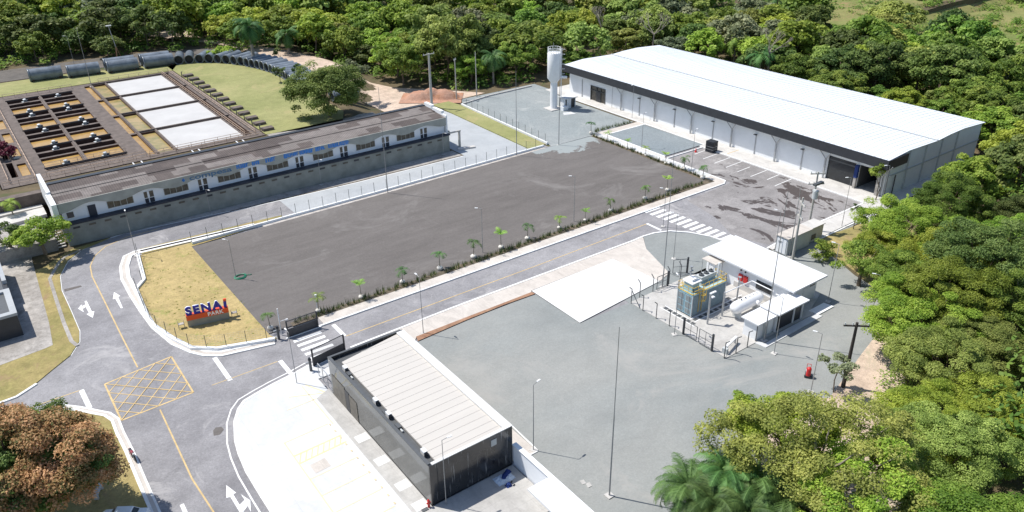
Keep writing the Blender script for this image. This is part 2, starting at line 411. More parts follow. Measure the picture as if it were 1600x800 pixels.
def leafmat(name, dark, mid, light, trans=.25):
    m, nt, b = newmat(name)
    at = N(nt, 'ShaderNodeAttribute'); at.attribute_name = 'tint'
    oi = N(nt, 'ShaderNodeObjectInfo')
    c = ramp(nt, at.outputs['Fac'], [(0, dark), (.5, mid), (1, light)])
    hs = N(nt, 'ShaderNodeHueSaturation')
    a = N(nt, 'ShaderNodeMapRange'); a.inputs['To Min'].default_value = .468; a.inputs['To Max'].default_value = .518
    nt.links.new(oi.outputs['Random'], a.inputs[0]); nt.links.new(a.outputs[0], hs.inputs['Hue'])
    v = N(nt, 'ShaderNodeMapRange'); v.inputs['To Min'].default_value = .82; v.inputs['To Max'].default_value = 1.45
    mm = N(nt, 'ShaderNodeMath', operation='MULTIPLY'); mm.inputs[1].default_value = 7.31
    fr = N(nt, 'ShaderNodeMath', operation='FRACT'); nt.links.new(oi.outputs['Random'], mm.inputs[0]); nt.links.new(mm.outputs[0], fr.inputs[0])
    nt.links.new(fr.outputs[0], v.inputs[0]); nt.links.new(v.outputs[0], hs.inputs['Value'])
    nt.links.new(c, hs.inputs['Color'])
    nt.links.new(hs.outputs[0], b.inputs['Base Color']); b.inputs['Roughness'].default_value = .6
    b.inputs['Specular IOR Level'].default_value = .3
    tr = N(nt, 'ShaderNodeBsdfTranslucent'); nt.links.new(hs.outputs[0], tr.inputs[0])
    mx = N(nt, 'ShaderNodeMixShader'); mx.inputs[0].default_value = trans
    nt.links.new(b.outputs[0], mx.inputs[1]); nt.links.new(tr.outputs[0], mx.inputs[2])
    nt.links.new(mx.outputs[0], nt.nodes['Material Output'].inputs[0])
    return m
LF = {
 'bright': leafmat('bright_green_leaves', (.12, .21, .024), (.25, .36, .045), (.45, .54, .10), .42),
 'green': leafmat('mid_green_leaves', (.07, .135, .022), (.165, .255, .04), (.33, .42, .085), .42),
 'deep': leafmat('deep_green_leaves', (.05, .10, .024), (.11, .175, .042), (.21, .28, .08), .38),
 'olive': leafmat('olive_leaves', (.12, .17, .035), (.24, .305, .07), (.42, .475, .13), .4),
 'yellow': leafmat('yellow_green_leaves', (.14, .205, .024), (.25, .33, .042), (.39, .46, .08), .35),
 'grey': leafmat('grey_green_leaves', (.12, .155, .075), (.21, .25, .13), (.35, .38, .22), .35),
 'rust': leafmat('rusty_leaves', (.07, .10, .03), (.34, .225, .085), (.64, .43, .21), .3),
 'palm': leafmat('palm_fronds', (.03, .09, .022), (.065, .15, .04), (.14, .26, .07)),
 'palmb': leafmat('light_palm_fronds', (.12, .22, .03), (.20, .33, .05), (.30, .42, .08)),
 'spiky': leafmat('spiky_leaves', (.045, .075, .025), (.09, .13, .045), (.18, .20, .08)),
 'wine': leafmat('wine_red_leaves', (.09, .012, .015), (.14, .02, .02), (.22, .03, .03)),
}
# ================================================================== THE GROUND
def terrain():
    xs = sorted(set([-900, -500, -300, -200] + list(range(-140, 0, 10)) + [2.9, 3.1, 8.9, 9.05] + list(range(12, 46, 12)) + [47.3, 47.5] + list(range(50, 80, 6)) + list(range(78, 92, 1)) + list(range(94, 400, 9)) + [460, 560, 800, 1400]))
    ys = sorted(set([-600, -300, -150, -80, -40] + list(range(-20, 130, 12)) + [132.25, 132.35, 139.95, 140.05, 145.0, 145.2] + list(range(147, 209, 8)) + [208.0, 208.2] + list(range(212, 500, 9)) + [560, 700, 1000, 1600]))
    mb = MB(); vs = []
    for y in ys:
        for x in xs:
            z = hgt(x, y) - .03
            if 3 < x < 47.4 and 145.1 < y < 208.1: z = -.03
            if x > 150 or y > 240: z += .35*sin(x*.07)*cos(y*.05)
            vs.append((x, y, z))
    n = len(xs); fs = [(j*n+i, j*n+i+1, (j+1)*n+i+1, (j+1)*n+i) for j in range(len(ys)-1) for i in range(n-1)]
    mb.add(vs, fs); return mb
struct('terrain', terrain(), M['soil'])

def SH(name, pts, z, mt, px=True, z1=None):
    P = GP(pts) if px else pts
    mb = MB()
    if z1 is None: mb.sheet(P, z)
    else: mb.prism(P, z, z1)
    return struct(name, mb, mt)

# --- asphalt (one sheet under kerbs, slabs and lots)
OUT = [(250, 353), (191, 366), (159, 376), (127.5, 391), (106, 408), (93.5, 431.5), (96, 454), (110, 484.5), (124, 517.5), (124, 534), (110, 556), (82.5, 578), (56, 600), (25, 620)]
SWK = [(95, 637), (120, 640), (150, 646), (166, 649), (178, 657), (186, 678), (200, 706), (220, 754), (240, 800), (262, 850)]
INN = [(397, 350), (210, 393), (193, 401), (187, 418), (189, 437), (202, 462), (218, 487), (237, 513), (268, 539), (297, 552), (318, 557), (347, 557), (430, 538)]
PKW = [(512, 559), (480, 572), (455, 586), (427, 600), (400, 615), (380, 627), (371, 640), (365, 660), (366, 690), (372, 712), (384, 740), (405, 775), (422, 802), (450, 850)]
oN = [(21.2, 123.0), (32, 121.6), (54.3, 120.5), (76.0, 120.2)]
asp = GP(OUT) + [(-22, 84), (-22, 78)] + GP(SWK) + [(40, 20), (40, 60), (90.6, 60.2), (115.2, 60.6), (115.2, 114.5), (92, 114.0), (92, 118)] + [(88, 118), (76, 120.2), (54.3, 120.5), (32, 121.6)]
SH('road', asp, 0.0, M['asphalt'], px=False)
# pale concrete road behind the fence and around the old building's end
SH('back_road', [(40, 114.2), (40, 121.2), (54.3, 120.4), (76.3, 120.0), (76.3, 151), (81, 157), (87.6, 152), (88.6, 147.8), (90.2, 122), (91.4, 114.6), (56, 113.9)], 0.008, M['oldroad'], px=False)
# strip of dark soil at the foot of the old building
SH('soil_strip_by_building', [(9, 123.7), (76, 123.7), (76, 120.4), (54.3, 120.8), (32, 121.9), (21.2, 123.2)], 0.012, M['oldpave'], px=False)
# parking asphalt
SH('parking_asphalt', [(90.7, 60.9), (115.0, 60.9), (115.0, 94.6), (105.2, 94.6), (105.2, 80.0), (93.5, 79.2), (92, 72), (88.9, 66)], 0.008, M['park'], px=False)
# dark gravel lot
SH('gravel_lot', [(22.9, 112.2), (23.3, 82.4), (102.6, 82.6), (102.9, 113.2), (91.2, 113.4), (56, 112.6)], 0.10, M['darklot'], px=False, z1=0.135)
# dry lawn round the sign
SH('sign_lawn', GP([(413, 352), (216, 401), (226, 439), (215, 455), (231, 492), (243, 510), (273, 531), (301, 545), (339, 546), (432, 530)]) + [(23.3, 82.0), (22.95, 112.3)], 0.10, M['dry'], px=False, z1=0.14)
SH('gravel_yard_north', GP([(724, 164), (855, 224)]) + [(92.5, 113.6), (103.6, 113.6), (104.6, 114.2), (115.8, 114.8), (116, 139.5), (118, 145.6), (118, 152), (96.4, 152)], 0.02, M['gravel_far'], px=False, z1=0.06)
SH('grass_bank', [(88.9, 148.5), (88.1, 115.0), (92.2, 115.1), (93.6, 147.6), (93, 152), (88.6, 152)], 0.02, M['lawn'], px=False, z1=0.22)
SH('lot_edge_strip', [(34, 112.3), (34, 113.2), (56, 113.35), (90.8, 114.1), (91, 113.4), (56, 112.6)], .05, M['concbeige'], px=False, z1=.142)
SH('grass_strip', GP([(218, 390), (300, 370), (400, 346), (440, 337), (440, 342), (400, 352), (300, 378), (222, 398)]), .02, M['verge'], px=False, z1=.1)
SH('verge_by_warehouse', [(116.0, 112.1), (116.2, 96), (105.8, 96), (105.8, 112.1)], 0.13, M['gravel_dark'], px=False, z1=0.142)
# front pavement beside the bed and its return past the parking
SH('front_pavement', [(29.6, 80.4), (29.6, 82.35), (102.6, 82.5), (102.9, 113.6), (104.8, 114.2), (116.6, 114.2), (116.6, 111.9), (105.9, 111.9), (105.9, 96.2), (105.0, 95.2), (105.0, 80.9), (104.2, 80.4)], 0.02, M['concbeige'], px=False, z1=0.13)
SH('planting_bed', [(26.3, 82.2), (26.3, 83.1), (102.2, 83.1), (102.4, 113.4), (103.3, 113.4), (103.3, 81.9)], 0.10, M['bed'], px=False, z1=0.15)
SH('bed_paving_stones', [(103.5, 84), (104.95, 84), (104.95, 113.2), (103.5, 113.2)], 0.132, M['white'], px=False, z1=0.145)
# warehouse forecourt strip
SH('warehouse_pavement', [(115.15, 61.0), (115.15, 96), (116.35, 96.1), (116.35, 112.0), (116.7, 146), (150.5, 146), (150.5, 58.0), (121, 57.6), (113.5, 58.0), (97.7, 57.6), (96.5, 60.1), (89.7, 59.4), (89.7, 60.4), (97, 60.8)], 0.02, M['conc'], px=False, z1=0.12)
# road south kerb: pavement, beige apron, soil strip
SH('south_pavement', [(29.5, 67.0), (29.8, 73.4), (44, 73.9), (75.5, 73.6), (78.0, 73.9), (75.5, 70.7), (72.8, 63.6), (70.2, 62.8), (69.4, 71.4), (54.9, 71.3), (54.6, 70.9), (37.2, 70.9), (34.2, 67.5)], 0.02, M['concbeige'], px=False, z1=0.11)
SH('white_slab', [(54.9, 71.2), (54.8, 61.4), (70.1, 62.8), (69.5, 71.4)], 0.1, M['slab'], px=False, z1=0.125)
SH('red_soil_strip', [(37.2, 70.95), (54.7, 70.95), (54.8, 70.3), (50, 70.5), (44, 70.4), (36.9, 70.0)], 0.1, M['rusty'], px=False, z1=0.14)
SH('gravel_island', [(75.5, 70.7), (78.0, 73.75), (80, 73.6), (82.3, 72.6), (84.4, 70.4), (85.8, 67.6), (86.3, 64.5), (86.6, 62.2), (82, 60.5), (77, 60.6), (73, 62.2), (72.8, 63.6)], 0.05, M['gravel'], px=False, z1=0.1)
# the large gravel yard
YD = [(34.0, 66.0), (37.2, 70.4), (54.85, 70.4), (54.85, 61.4), (63.0, 61.3), (63.0, 63), (73, 63.5), (77, 61), (86.5, 60.5), (89.5, 59.4), (97.5, 57.6), (106, 58), (113, 57.9)] + GP([(1335, 352), (1305, 372), (1290, 385), (1300, 400), (1335, 430), (1375, 455), (1385, 480), (1372, 520), (1345, 555), (1312, 600), (1296, 622), (1300, 700), (1300, 860), (905, 860)]) + [(34.0, 34)]
SH('gravel_yard', YD, 0.0, M['gravel'], px=False, z1=0.03)
SH('equipment_pad', [(63.1, 61.2), (63.1, 45.6), (68.2, 45.6), (79.2, 45.3), (79.4, 46.0), (84.2, 47.8), (84.0, 61.6), (69.2, 61.4)], 0.03, M['pad'], px=False, z1=0.10)
SH('pad_edge', [(68.2, 45.55), (68.4, 44.2), (79.6, 44.35), (79.5, 45.25), (72.2, 45.2), (72.0, 44.9), (69.0, 44.8), (68.9, 45.58)], 0.03, M['white'], px=False, z1=0.107)
SH('small_slab', [(79.3, 46.1), (82.4, 46.1), (82.7, 44.8), (79.4, 44.8)], 0.03, M['whitewall'], px=False, z1=0.16)
# verge and dirt at the right-hand edge
SH('dirt_bank', GP([(1296, 622), (1312, 600), (1345, 555), (1372, 520), (1400, 520), (1410, 560), (1420, 640), (1445, 700), (1450, 860), (1180, 860), (1190, 640), (1240, 622)]), 0.0, M['dirt'], px=False, z1=.045)
SH('dry_verge', GP([(1272, 372), (1300, 366), (1345, 350), (1400, 330), (1460, 400), (1420, 480), (1385, 470), (1340, 428), (1300, 398)]), 0.0, M['verge'], px=False, z1=.05)
SH('grass_path', GP([(1370, 345), (1345, 350), (1330, 345), (1415, 300), (1425, 310)]), 0.0, M['conc'], px=False, z1=.06)
# white parking area and the walk beside the gatehouse
PK = GP(PKW)
SH('white_parking', PK + [(23.5, 34), (24.3, 46), (24.3, 70.2), (26.6, 70.2)], 0.02, M['white'], px=False, z1=0.12)
SH('entrance_walk', [(22.7, 30), (22.7, 67.0), (24.45, 67.8), (24.45, 46.2), (33.3, 46.2), (33.3, 22), (22.7, 22)], 0.12, M['entr'], px=False, z1=0.14)
mb = MB()
for y in (58.3, 54.2, 50.1, 47.0): mb.box(23.05, 24.35, y-.55, y+.6, .14, .15)
struct('walk_panels', mb, M['slab'])
# west verge, old paving, yard of the low building
SH('grass_verge_west', GP(OUT[3:]) + [(-22, 84.5), (-30, 95), (-30, 118), (4, 118.5), (8.5, 122.5), (14, 123.2)], 0.0, M['verge'], px=False, z1=0.09)
SH('old_paving', GP([(0, 572), (72, 545), (83, 540), (77, 505), (62, 450), (50, 405), (55, 385), (20, 395), (-60, 400), (-60, 600)]), 0.05, M['oldpave'], px=False, z1=0.105)
SH('grass_verge_southwest', GP(SWK) + [(-10, 30), (-40, 60), (-30, 78)], 0.0, M['verge'], px=False, z1=0.10)
# north-west shelf
def SHT(name, pts, mt, dz=.04, step=4.0, zf=None):
    """A sheet that follows the terrain: a grid clipped to a polygon."""
    import bmesh
    P = pts; bm = bmesh.new()
    f = bm.faces.new([bm.verts.new((x, y, 0)) for x, y in P])
    bmesh.ops.triangulate(bm, faces=[f])
    for ax in (0, 1):
        lo = min(p[ax] for p in P); hi = max(p[ax] for p in P); k = lo+step
        while k < hi:
            no = [0, 0, 0]; no[ax] = 1; c = [0, 0, 0]; c[ax] = k
            bmesh.ops.bisect_plane(bm, geom=bm.verts[:]+bm.edges[:]+bm.faces[:], plane_co=c, plane_no=no)
            k += step
    for v in bm.verts: v.co.z = hgt(v.co.x, v.co.y)+dz
    bmesh.ops.recalc_face_normals(bm, faces=bm.faces[:])
    me = bpy.data.meshes.new(name); bm.to_mesh(me); bm.free(); me.materials.append(mt)
    o = bpy.data.objects.new(name, me); COL.objects.link(o); o['kind'] = 'structure'; return o
SHT('lawn', [(47.5, 145.5), (47.5, 214), (54, 216), (60, 209), (64, 200), (66, 190), (66, 182), (66, 170), (66, 150), (62, 142)], M['lawn'], .05)
SHT('lawn_west', [(-60, 208.6), (-60, 224), (24, 222), (51, 216), (47.3, 208.6)], M['lawn'], .05)
SHT('dirt_road', [(50, 262), (66, 232), (72, 208), (74, 186), (76.2, 170), (76.4, 150.5), (87.4, 151), (93, 152), (104, 153), (96, 163), (89, 171), (84.5, 186), (80, 206), (77, 216), (66, 240), (64, 262)], M['dirt'], .06, 2)
SHT('yard_shade_sheet', [(-60, 224.5), (-60, 238), (22, 236), (50, 234), (62, 228), (64, 222), (52, 223), (24, 223)], M['shadeyard'], .06)
SHT('pale_yard', [(68.2, 176), (67, 198), (62, 211), (56, 219), (63, 224), (70, 208), (73, 190), (74, 176)], M['gravel_far'], .08)
SHT('shed_yard', [(47.6, 133), (47.6, 145.2), (66, 145.2), (75.6, 150), (75.6, 133)], M['oldpave'], .05)
SHT('forest_road', [(100, 345), (108, 352), (124, 330), (160, 300), (156, 293), (120, 322)], M['dirt'], .6, 6)
SHT('meadow', [(205, 128), (186, 100), (240, 30), (440, 20), (520, 120), (520, 330), (330, 290), (262, 226), (232, 176)], M['meadow'], .7, 9)

# --- kerbs
mb = MB()
mb.strip([(28.6, 80.15), (103.9, 80.15), (105.15, 81.0), (105.15, 94.8)], 0, .25, 0, .16)
mb.strip([(105.3, 94.95), (115.0, 94.95)], 0, .22, 0, .16)
mb.strip([(105.3, 95.9), (105.3, 112.2), (116.5, 112.4)], -.45, 0, .13, .16)
mb.strip([(115.0, 60.6), (115.0, 95.7)], -.3, .0, 0, .17)
mb.strip([(116.2, 95.8), (116.5, 112.2), (116.5, 140)], -.22, .0, 0.05, .17)
mb.strip([(29.9, 73.8), (44, 74.1), (75.6, 73.95), (78.1, 74.1), (80.2, 73.9), (82.7, 72.9), (84.7, 70.7), (86.2, 67.7), (86.7, 64.5), (87.0, 62.0)], -.28, 0, 0, .15)
mb.strip([(89.4, 60.3), (97, 61.05), (115.1, 61.05)], -.3, 0, 0, .16)
mb.strip([(97.7, 57.45), (113.4, 57.75)], -.2, 0, 0, .14)
struct('kerb', mb, M['kerb'])
mb = MB(); mb.strip(GP(INN), -.05, .28, 0, .12); mb.strip(GP(INN), .75, 1.25, 0, .12)
mb.strip(GP(SWK), -.3, 0, 0, .13); mb.strip(GP(SWK), .35, .55, 0, .05)
mb.strip(PK, .0, .3, 0, .14); mb.strip(PK, -.75, -.6, 0.0, .006)
mb.strip(GP(OUT[12:]+[(-30, 640)]), 0, .3, 0, .13)
struct('kerb', mb, M['kerb'])
mb = MB(); mb.strip(GP(INN), .28, .75, 0, .10); mb.strip(GP(SWK), 0, .35, 0, .05); struct('gutter', mb, M['concbeige'])
mb = MB()
mb.strip(GP([(127, 391), (102, 402), (93, 410), (78, 436), (86, 462), (100, 505), (112, 534), (121, 541)]), -.22, .22, 0, .12)
struct('gutter_edge', mb, M['oldpave'])

# --- painted markings
Z = .012
def marks(name, mt, bands=(), quads=(), z=Z):
    mb = MB()
    for pts, wd in bands: mb.strip(pts, -wd/2, wd/2, z-.008, z)
    for q in quads: mb.sheet(q, z)
    return struct(name, mb, mt)
marks('edge_line', M['paint'], [(GP(OUT[:11]), .2), ([(32, 121.5), (54.3, 120.3), (76.0, 119.9)], .16), (GP([(360, 330), (250, 353)]), .18)])
Q = []
for i in range(6):
    y = 79.3-i*1.13
    Q.append([(25.1, y), (28.6+.0*i, y), (28.6, y-.55), (25.1, y-.55)])
for i in range(12):
    y = 80.5-i*1.27
    Q.append([(84.6+i*.13, y), (87.9+i*.1, y), (87.9+i*.1, y-.66), (84.6+i*.13, y-.66)])
marks('crossing_stripes', M['paint'], quads=Q)
marks('stop_line', M['paint'], [([(30.5, 79.7), (30.5, 76.5)], .5), ([(22.3, 76.3), (22.3, 73.1)], .5), ([(16.45, 81.5), (16.45, 76.0)], .5), ([(2.8, 84.2), (2.9, 80.2)], .5), ([(81.9, 77.0), (81.9, 73.9)], .4), (GP([(284, 788), (296, 815)]), .35)])
marks('centre_line', M['yellow'], [([(30.6, 76.35), (60, 76.5), (81.7, 76.9)], .13), ([(14.5, 76.35), (22, 76.3)], .1)])
CL = GP([(250, 357), (200, 370), (165, 385), (148, 400), (141, 416), (144, 432), (163, 470), (190, 525), (215, 574)])
marks('centre_line', M['yellow'], [(CL, .15), (GP([(250, 640), (275, 694), (300, 748), (335, 802)]), .15), (GP([(125, 610), (90, 622), (40, 640)]), .12)])
bx = [(5.1, 83.8), (12.5, 84.8), (12.5, 76.3), (5.1, 76.0)]
L = [([bx[i], bx[(i+1) % 4]], .18) for i in range(4)]
def lerp(a, b, t): return (a[0]+(b[0]-a[0])*t, a[1]+(b[1]-a[1])*t)
for t in (.25, .5, .75):
    L.append(([lerp(bx[0], bx[1], t), lerp(bx[0], bx[3], t)], .1)); L.append(([lerp(bx[3], bx[2], t), lerp(bx[1], bx[2], t)], .1))
    L.append(([lerp(bx[0], bx[1], t), lerp(bx[1], bx[2], 1-t)], .1)); L.append(([lerp(bx[0], bx[3], t), lerp(bx[3], bx[2], 1-t)], .1))
L.append(([bx[0], bx[2]], .1)); L.append(([bx[1], bx[3]], .1))
mb = MB()
for k, (pts, wd) in enumerate(L): mb.strip(pts, -wd/2, wd/2, 0, .010+.0025*k)
struct('hatched_box', mb, M['yellow'])
T0 = (lambda x, y: (x/2, 400+y/2))
T6 = (lambda x, y: (x/3.635, 380+y/3.635))
A1 = [T6(698, 368), T6(686, 370), T6(655, 315), T6(641, 318), T6(648, 278), T6(684, 300), T6(671, 305)]
A2 = [T6(480, 330), T6(492, 327), T6(522, 388), T6(536, 386), T6(527, 424), T6(492, 404), T6(505, 396), T6(487, 362), T6(468, 374), T6(478, 393), T6(444, 372), T6(463, 348), T6(467, 358), T6(486, 348)]
T8 = (lambda x, y: (100+x/5, 640+y/5))
A3 = [T8(1375, 805), T8(1300, 683), T8(1268, 690), T8(1268, 590), T8(1345, 650), T8(1322, 662), T8(1372, 745), T8(1412, 705), T8(1382, 662), T8(1455, 710), T8(1460, 800), T8(1436, 752), T8(1400, 800)]
mb = MB()
for a in (A1, A2, A3): mb.sheet(GP(a), .012)
struct('lane_arrow', mb, M['paint'])
PKL = [((111.1, 93.5), (114.5, 93.7)), ((110.4, 90.8), (114.6, 91.0)), ((110.3, 88.0), (114.9, 88.2)), ((110.3, 85.3), (114.9, 85.5)), ((110.2, 82.6), (113.9, 82.8)), ((110.2, 79.7), (114.9, 79.9)), ((111.3, 77.0), (114.9, 77.2)), ((110.0, 74.4), (114.9, 74.6))]
marks('parking_line', M['paint'], [(list(a), .13) for a in PKL], z=.016)
marks('bay_marking', M['palemark'], [([(17.2, 62.3), (17.1, 48), (17.3, 40)], .12), ([(17.2, 56.0), (21.9, 56.1)], .1), ([(17.2, 62.3), (21.9, 62.4)], .1), ([(17.2, 53.4), (21.9, 53.5)], .1), ([(17.2, 50.8), (21.9, 50.9)], .1), ([(17.2, 48.2), (21.9, 48.3)], .1)], z=.130)
mb = MB(); mb.strip([(17.2, 59.9), (22.2, 60.0)], -.09, .09, .12, .131); mb.strip([(17.2, 58.6), (22.2, 58.8)], -.09, .09, .12, .131)
for k in range(8):
    x = 17.3+k*.6; mb.strip([(x, 58.72), (x+.6, 59.85)], -.06, .06, .12, .128+.0001*k)
struct('hatched_walkway', mb, M['paleyellow'])
mb = MB(); mb.sheet([(17.9, 57.8), (19.5, 57.9), (19.5, 56.5), (17.9, 56.4)], .134); struct('bay_marking', mb, M['concbeige'])
mb = MB()
for k in range(12): mb.box(21.93, 22.08, 62-k*1.23, 62.28-k*1.23, .12, .15)
struct('bay_marking', mb, M['orange'])
marks('bay_marking', M['palemark'], [([(22.3, 62), (22.3, 70)], .1), ([(19.4, 67), (22.7, 67)], .1), ([(22.7, 70), (24.6, 66)], .16), ([(20.4, 69), (24.2, 67.2)], .12)], z=.131)
# dark tar patch and marks on the road, gravel paving slabs
struct('tar_patch', MB().sheet(GP([(333, 673), (337, 668), (346, 667), (350, 671), (344, 679), (334, 681)]), .01).sheet(GP([(100, 452), (126, 446), (128, 448), (101, 456)]), .01), M['darklot'])
mb = MB(); mb.prism(GP([(906, 752), (912, 750), (916, 756), (910, 758)]), .03, .07); mb.prism(GP([(915, 757), (921, 754), (925, 760), (919, 763)]), .03, .08)
struct('paving_slab', mb, M['pad'])

# ================================================================== FENCES AND WALLS
def fence(name, label, pts, h, step, zb, wall=None, wallh=.5, wallw=.25, pm='bladefence', pr=.035, wire=True, z0=0, wm='wmetal', post_parts=True):
    P = [Vector((a, b, 0)) for a, b in pts]
    t = thing(name, label, 'fence', (P[0].x, P[0].y, z0))
    if wall:
        wb = MB(); wb.strip([(p.x, p.y) for p in P], -wallw/2, wallw/2, z0, z0+wallh)
        mk('low_wall', wb, M[wall], t, world=True)
    dist = 0; nxt = 0; wb = MB()
    for a, b in zip(P[:-1], P[1:]):
        L = (b-a).length; d = (b-a)/L
        while nxt <= dist+L:
            p = a+d*(nxt-dist); pb = MB(); pb.tube((p.x, p.y, zb), (p.x, p.y, zb+h), pr, n=6)
            mk('post', pb, M[pm], t, world=True); nxt += step
        if wire:
            for k in range(7):
                z = zb+.08+(h-.1)*k/6; wb.tube((a.x, a.y, z), (b.x, b.y, z), .006, n=3, cap=False)
            q = 0
            while q < L:
                p = a+d*q; wb.tube((p.x, p.y, zb), (p.x, p.y, zb+h), .005, n=3, cap=False); q += .3
        dist += L
    if wire: mk('wire_mesh', wb, M['steel'], t, world=True)
    return t
fence('fence', 'long wire fence on a low white wall between dark lot and back road', [(23.3, 113.1), (56, 113.5), (91.1, 114.3)], 1.7, 2.35, .5, 'whitewall', .5, .35)
fence('fence', 'wire fence on a white wall beside the green grass bank and the grey gravel yard', [(93.9, 147.9), (92.6, 115.0)], 1.6, 2.3, .5, 'whitewall', .5, .35)
fence('fence', 'low kerb wall with thin posts along the forest edge behind the water tower', [(94.1, 148.2), (103, 150.0), (116, 150.5)], .4, 6, .5, 'conc', .35, .3, wire=False)
fence('fence', 'wire fence with dark posts on the white wall curving round the sign lawn', GP([(216, 400), (226, 439), (213.5, 454), (229, 492), (241, 511), (272, 532), (300, 546), (339, 547.5), (430, 532)]), 1.6, 2.3, .45, 'whitewall', .4, .45)
t = thing('white_wall', 'white rendered boundary wall running down from the dark gatehouse', 'wall', (33.6, 45, 0))
mk('wall_panel', MB().box(33.45, 33.75, 20, 46.2, 0, 2.5), M['bluewall'], t, world=True)
mk('coping', MB().box(33.35, 33.85, 20, 46.3, 2.5, 2.56), M['whitewall'], t, world=True)
struct('white_apron', MB().prism([(33.75, 46.25), (36.4, 46.5), (36.4, 51.5), (34.0, 66), (33.75, 66)], .03, .07), M['concbeige'])
struct('kerb', MB().strip([(36.4, 46.4), (36.6, 51.5), (34.15, 66.5)], -.15, 0, .03, .12).strip([(33.9, 46.4), (36.4, 46.4)], -.15, 0, .03, .12), M['kerb'])
t = thing('carport', 'flat white canopy roof against the white boundary wall at the picture foot', 'canopy', (32, 33, 0))
mk('roof', MB().box(30.9, 33.3, 20, 40.7, 2.55, 2.75), M['whroof2'], t, world=True)
mk('back_wall', MB().box(31.6, 31.8, 20, 37.4, 0.14, 2.55), M['black'], t, world=True)
# ================================================================== OLD LONG BUILDING
t = thing('office_building', 'long low old building with faded blue lettering on its grey scalloped fascia', 'building', (42, 128, 0))
pm = MB().box(8.5, 75.5, 123.8, 132.2, -.1, 3.2)
mk('plinth', pm, M['greenwall'], t, world=True)
mk('ledge', MB().box(8.4, 75.7, 123.7, 125.2, 3.2, 3.42), M['navy'], t, world=True)
mk('upper_wall', MB().box(8.8, 75.2, 125.0, 132.1, 3.42, 6.3), M['bluewall'], t, world=True)
# scalloped fascia
mb = MB(); n = 268; xs = [8.5+(75.3-8.5)*i/n for i in range(n+1)]
def sc_(x): return 5.50+.42*cos(2*pi*(x-21)/8.25)
vs = []
for x in xs: vs += [(x, 124.35, sc_(x)), (x, 124.35, 6.62), (x, 124.55, 6.62), (x, 124.55, sc_(x))]
fs = []
for i in range(n): a = 4*i; b = a+4; fs += [(a, b, b+1, a+1), (a+1, b+1, b+2, a+2), (a+3, a+2, b+2, b+3), (a, a+3, b+3, b)]
mb.add(vs, fs); mb.box(8.5, 75.3, 124.55, 125.0, 6.2, 6.5)
mk('fascia', mb, M['fascia'], t, world=True)
rb = MB()
rb.add([(8.5, 124.5, 6.62), (75.3, 124.5, 6.62), (75.3, 128.4, 6.86), (8.5, 128.4, 6.86), (8.5, 128.4, 6.5), (75.3, 128.4, 6.5)], [(0, 1, 2, 3)])
rb.add([(8.5, 128.25, 6.95), (75.3, 128.25, 6.95), (75.3, 132.0, 7.15), (8.5, 132.0, 7.15), (8.5, 128.25, 6.86), (75.3, 128.25, 6.86)], [(0, 1, 2, 3), (4, 5, 1, 0)])
rb.box(8.5, 75.3, 125.2, 132.0, 6.3, 6.6)
roof = mk('roof', rb, M['tileroof'], t, world=True)
g = mk('gutter', MB().box(8.5, 75.3, 132.0, 132.9, 6.3, 7.3), M['black'], t, world=True)  # black box along the back gutter, painting in the recess shade
mk('end_parapet', MB().box(75.3, 75.6, 124.4, 132.4, 3.3, 7.0).box(75.3, 75.9, 126.0, 129.2, 7.0, 7.5).box(75.3, 75.9, 129.6, 132.3, 7.1, 7.8), M['whitewall'], t, world=True)
mk('end_gutter_wall', MB().box(7.7, 8.4, 123.9, 129.0, 3.4, 6.8).box(7.9, 8.45, 129.0, 138.5, 3.4, 7.1), M['wmetal'], t, world=True)
for k in range(7):
    x0 = 15.0+k*8.3-(.05*k if k else 0); x0 = [15, 23.3, 31.8, 40.05, 48.35, 56.6, 64.85][k]
    f = mk('window', MB().box(x0, x0+3.75, 124.93, 124.99, 4.0, 5.12), M['fascia'], t, world=True)
    for i in range(4):
        p = mk('pane', MB().box(x0+.06+i*.93, x0+.88+i*.93, 124.90, 124.925, 4.06, 5.06), M['winbrown'], f, world=False)
        p.data.transform(Matrix.Translation((-42, -128, 0)))
for k, x0 in enumerate([21.05, 29.35, 37.6, 45.85, 54.15, 62.5, 70.6]):
    d = mk('door', MB().box(x0-.75, x0+.75, 124.93, 124.99, 3.42, 5.35), M['bluewall'], t, world=True)
    for a, b_, c_, d_, mm in ((-.7, -.22, 4.3, 5.3, 'winbrown'), (.1, .7, 4.3, 5.3, 'winbrown'), (-.7, -.15, 3.45, 4.2, 'navy'), (.0, .7, 3.45, 4.2, 'navy')):
        p = mk('pane', MB().box(x0+a, x0+b_, 124.90, 124.925, c_, d_), M[mm], d)
        p.data.transform(Matrix.Translation((-42, -128, 0)))
mk('door', MB().box(12.3, 13.4, 124.9, 124.98, 3.42, 5.2), M['navy'], t, world=True)['label'] = 'dark panel painted like the shade of an open doorway'  # flat slab, its dark colour stands for the shade inside
mk('window', MB().box(9.4, 10.3, 124.9, 124.98, 3.95, 4.8), M['glassdk'], t, world=True)
for k in range(30):
    x = 9.6+k*2.18; mk('vent', MB().box(x, x+.95, 123.74, 123.79, 2.55, 2.85), M['winbrown' if k % 3 else 'black'], t, world=True)
def text_mesh(name, s, size, mat, parent, mtx, ext=.02, off=0.0, shear=0.0, space=1.0):
    c = bpy.data.curves.new(name, 'FONT'); c.body = s; c.size = size; c.extrude = ext; c.offset = off; c.shear = shear; c.space_character = space
    tmp = bpy.data.objects.new('tmp', c); COL.objects.link(tmp)
    dg = bpy.context.evaluated_depsgraph_get(); me = bpy.data.meshes.new_from_object(tmp.evaluated_get(dg))
    bpy.data.objects.remove(tmp); me.materials.clear(); me.materials.append(mat); me.transform(mtx)
    o = bpy.data.objects.new(name, me); COL.objects.link(o); o.parent = parent; return o
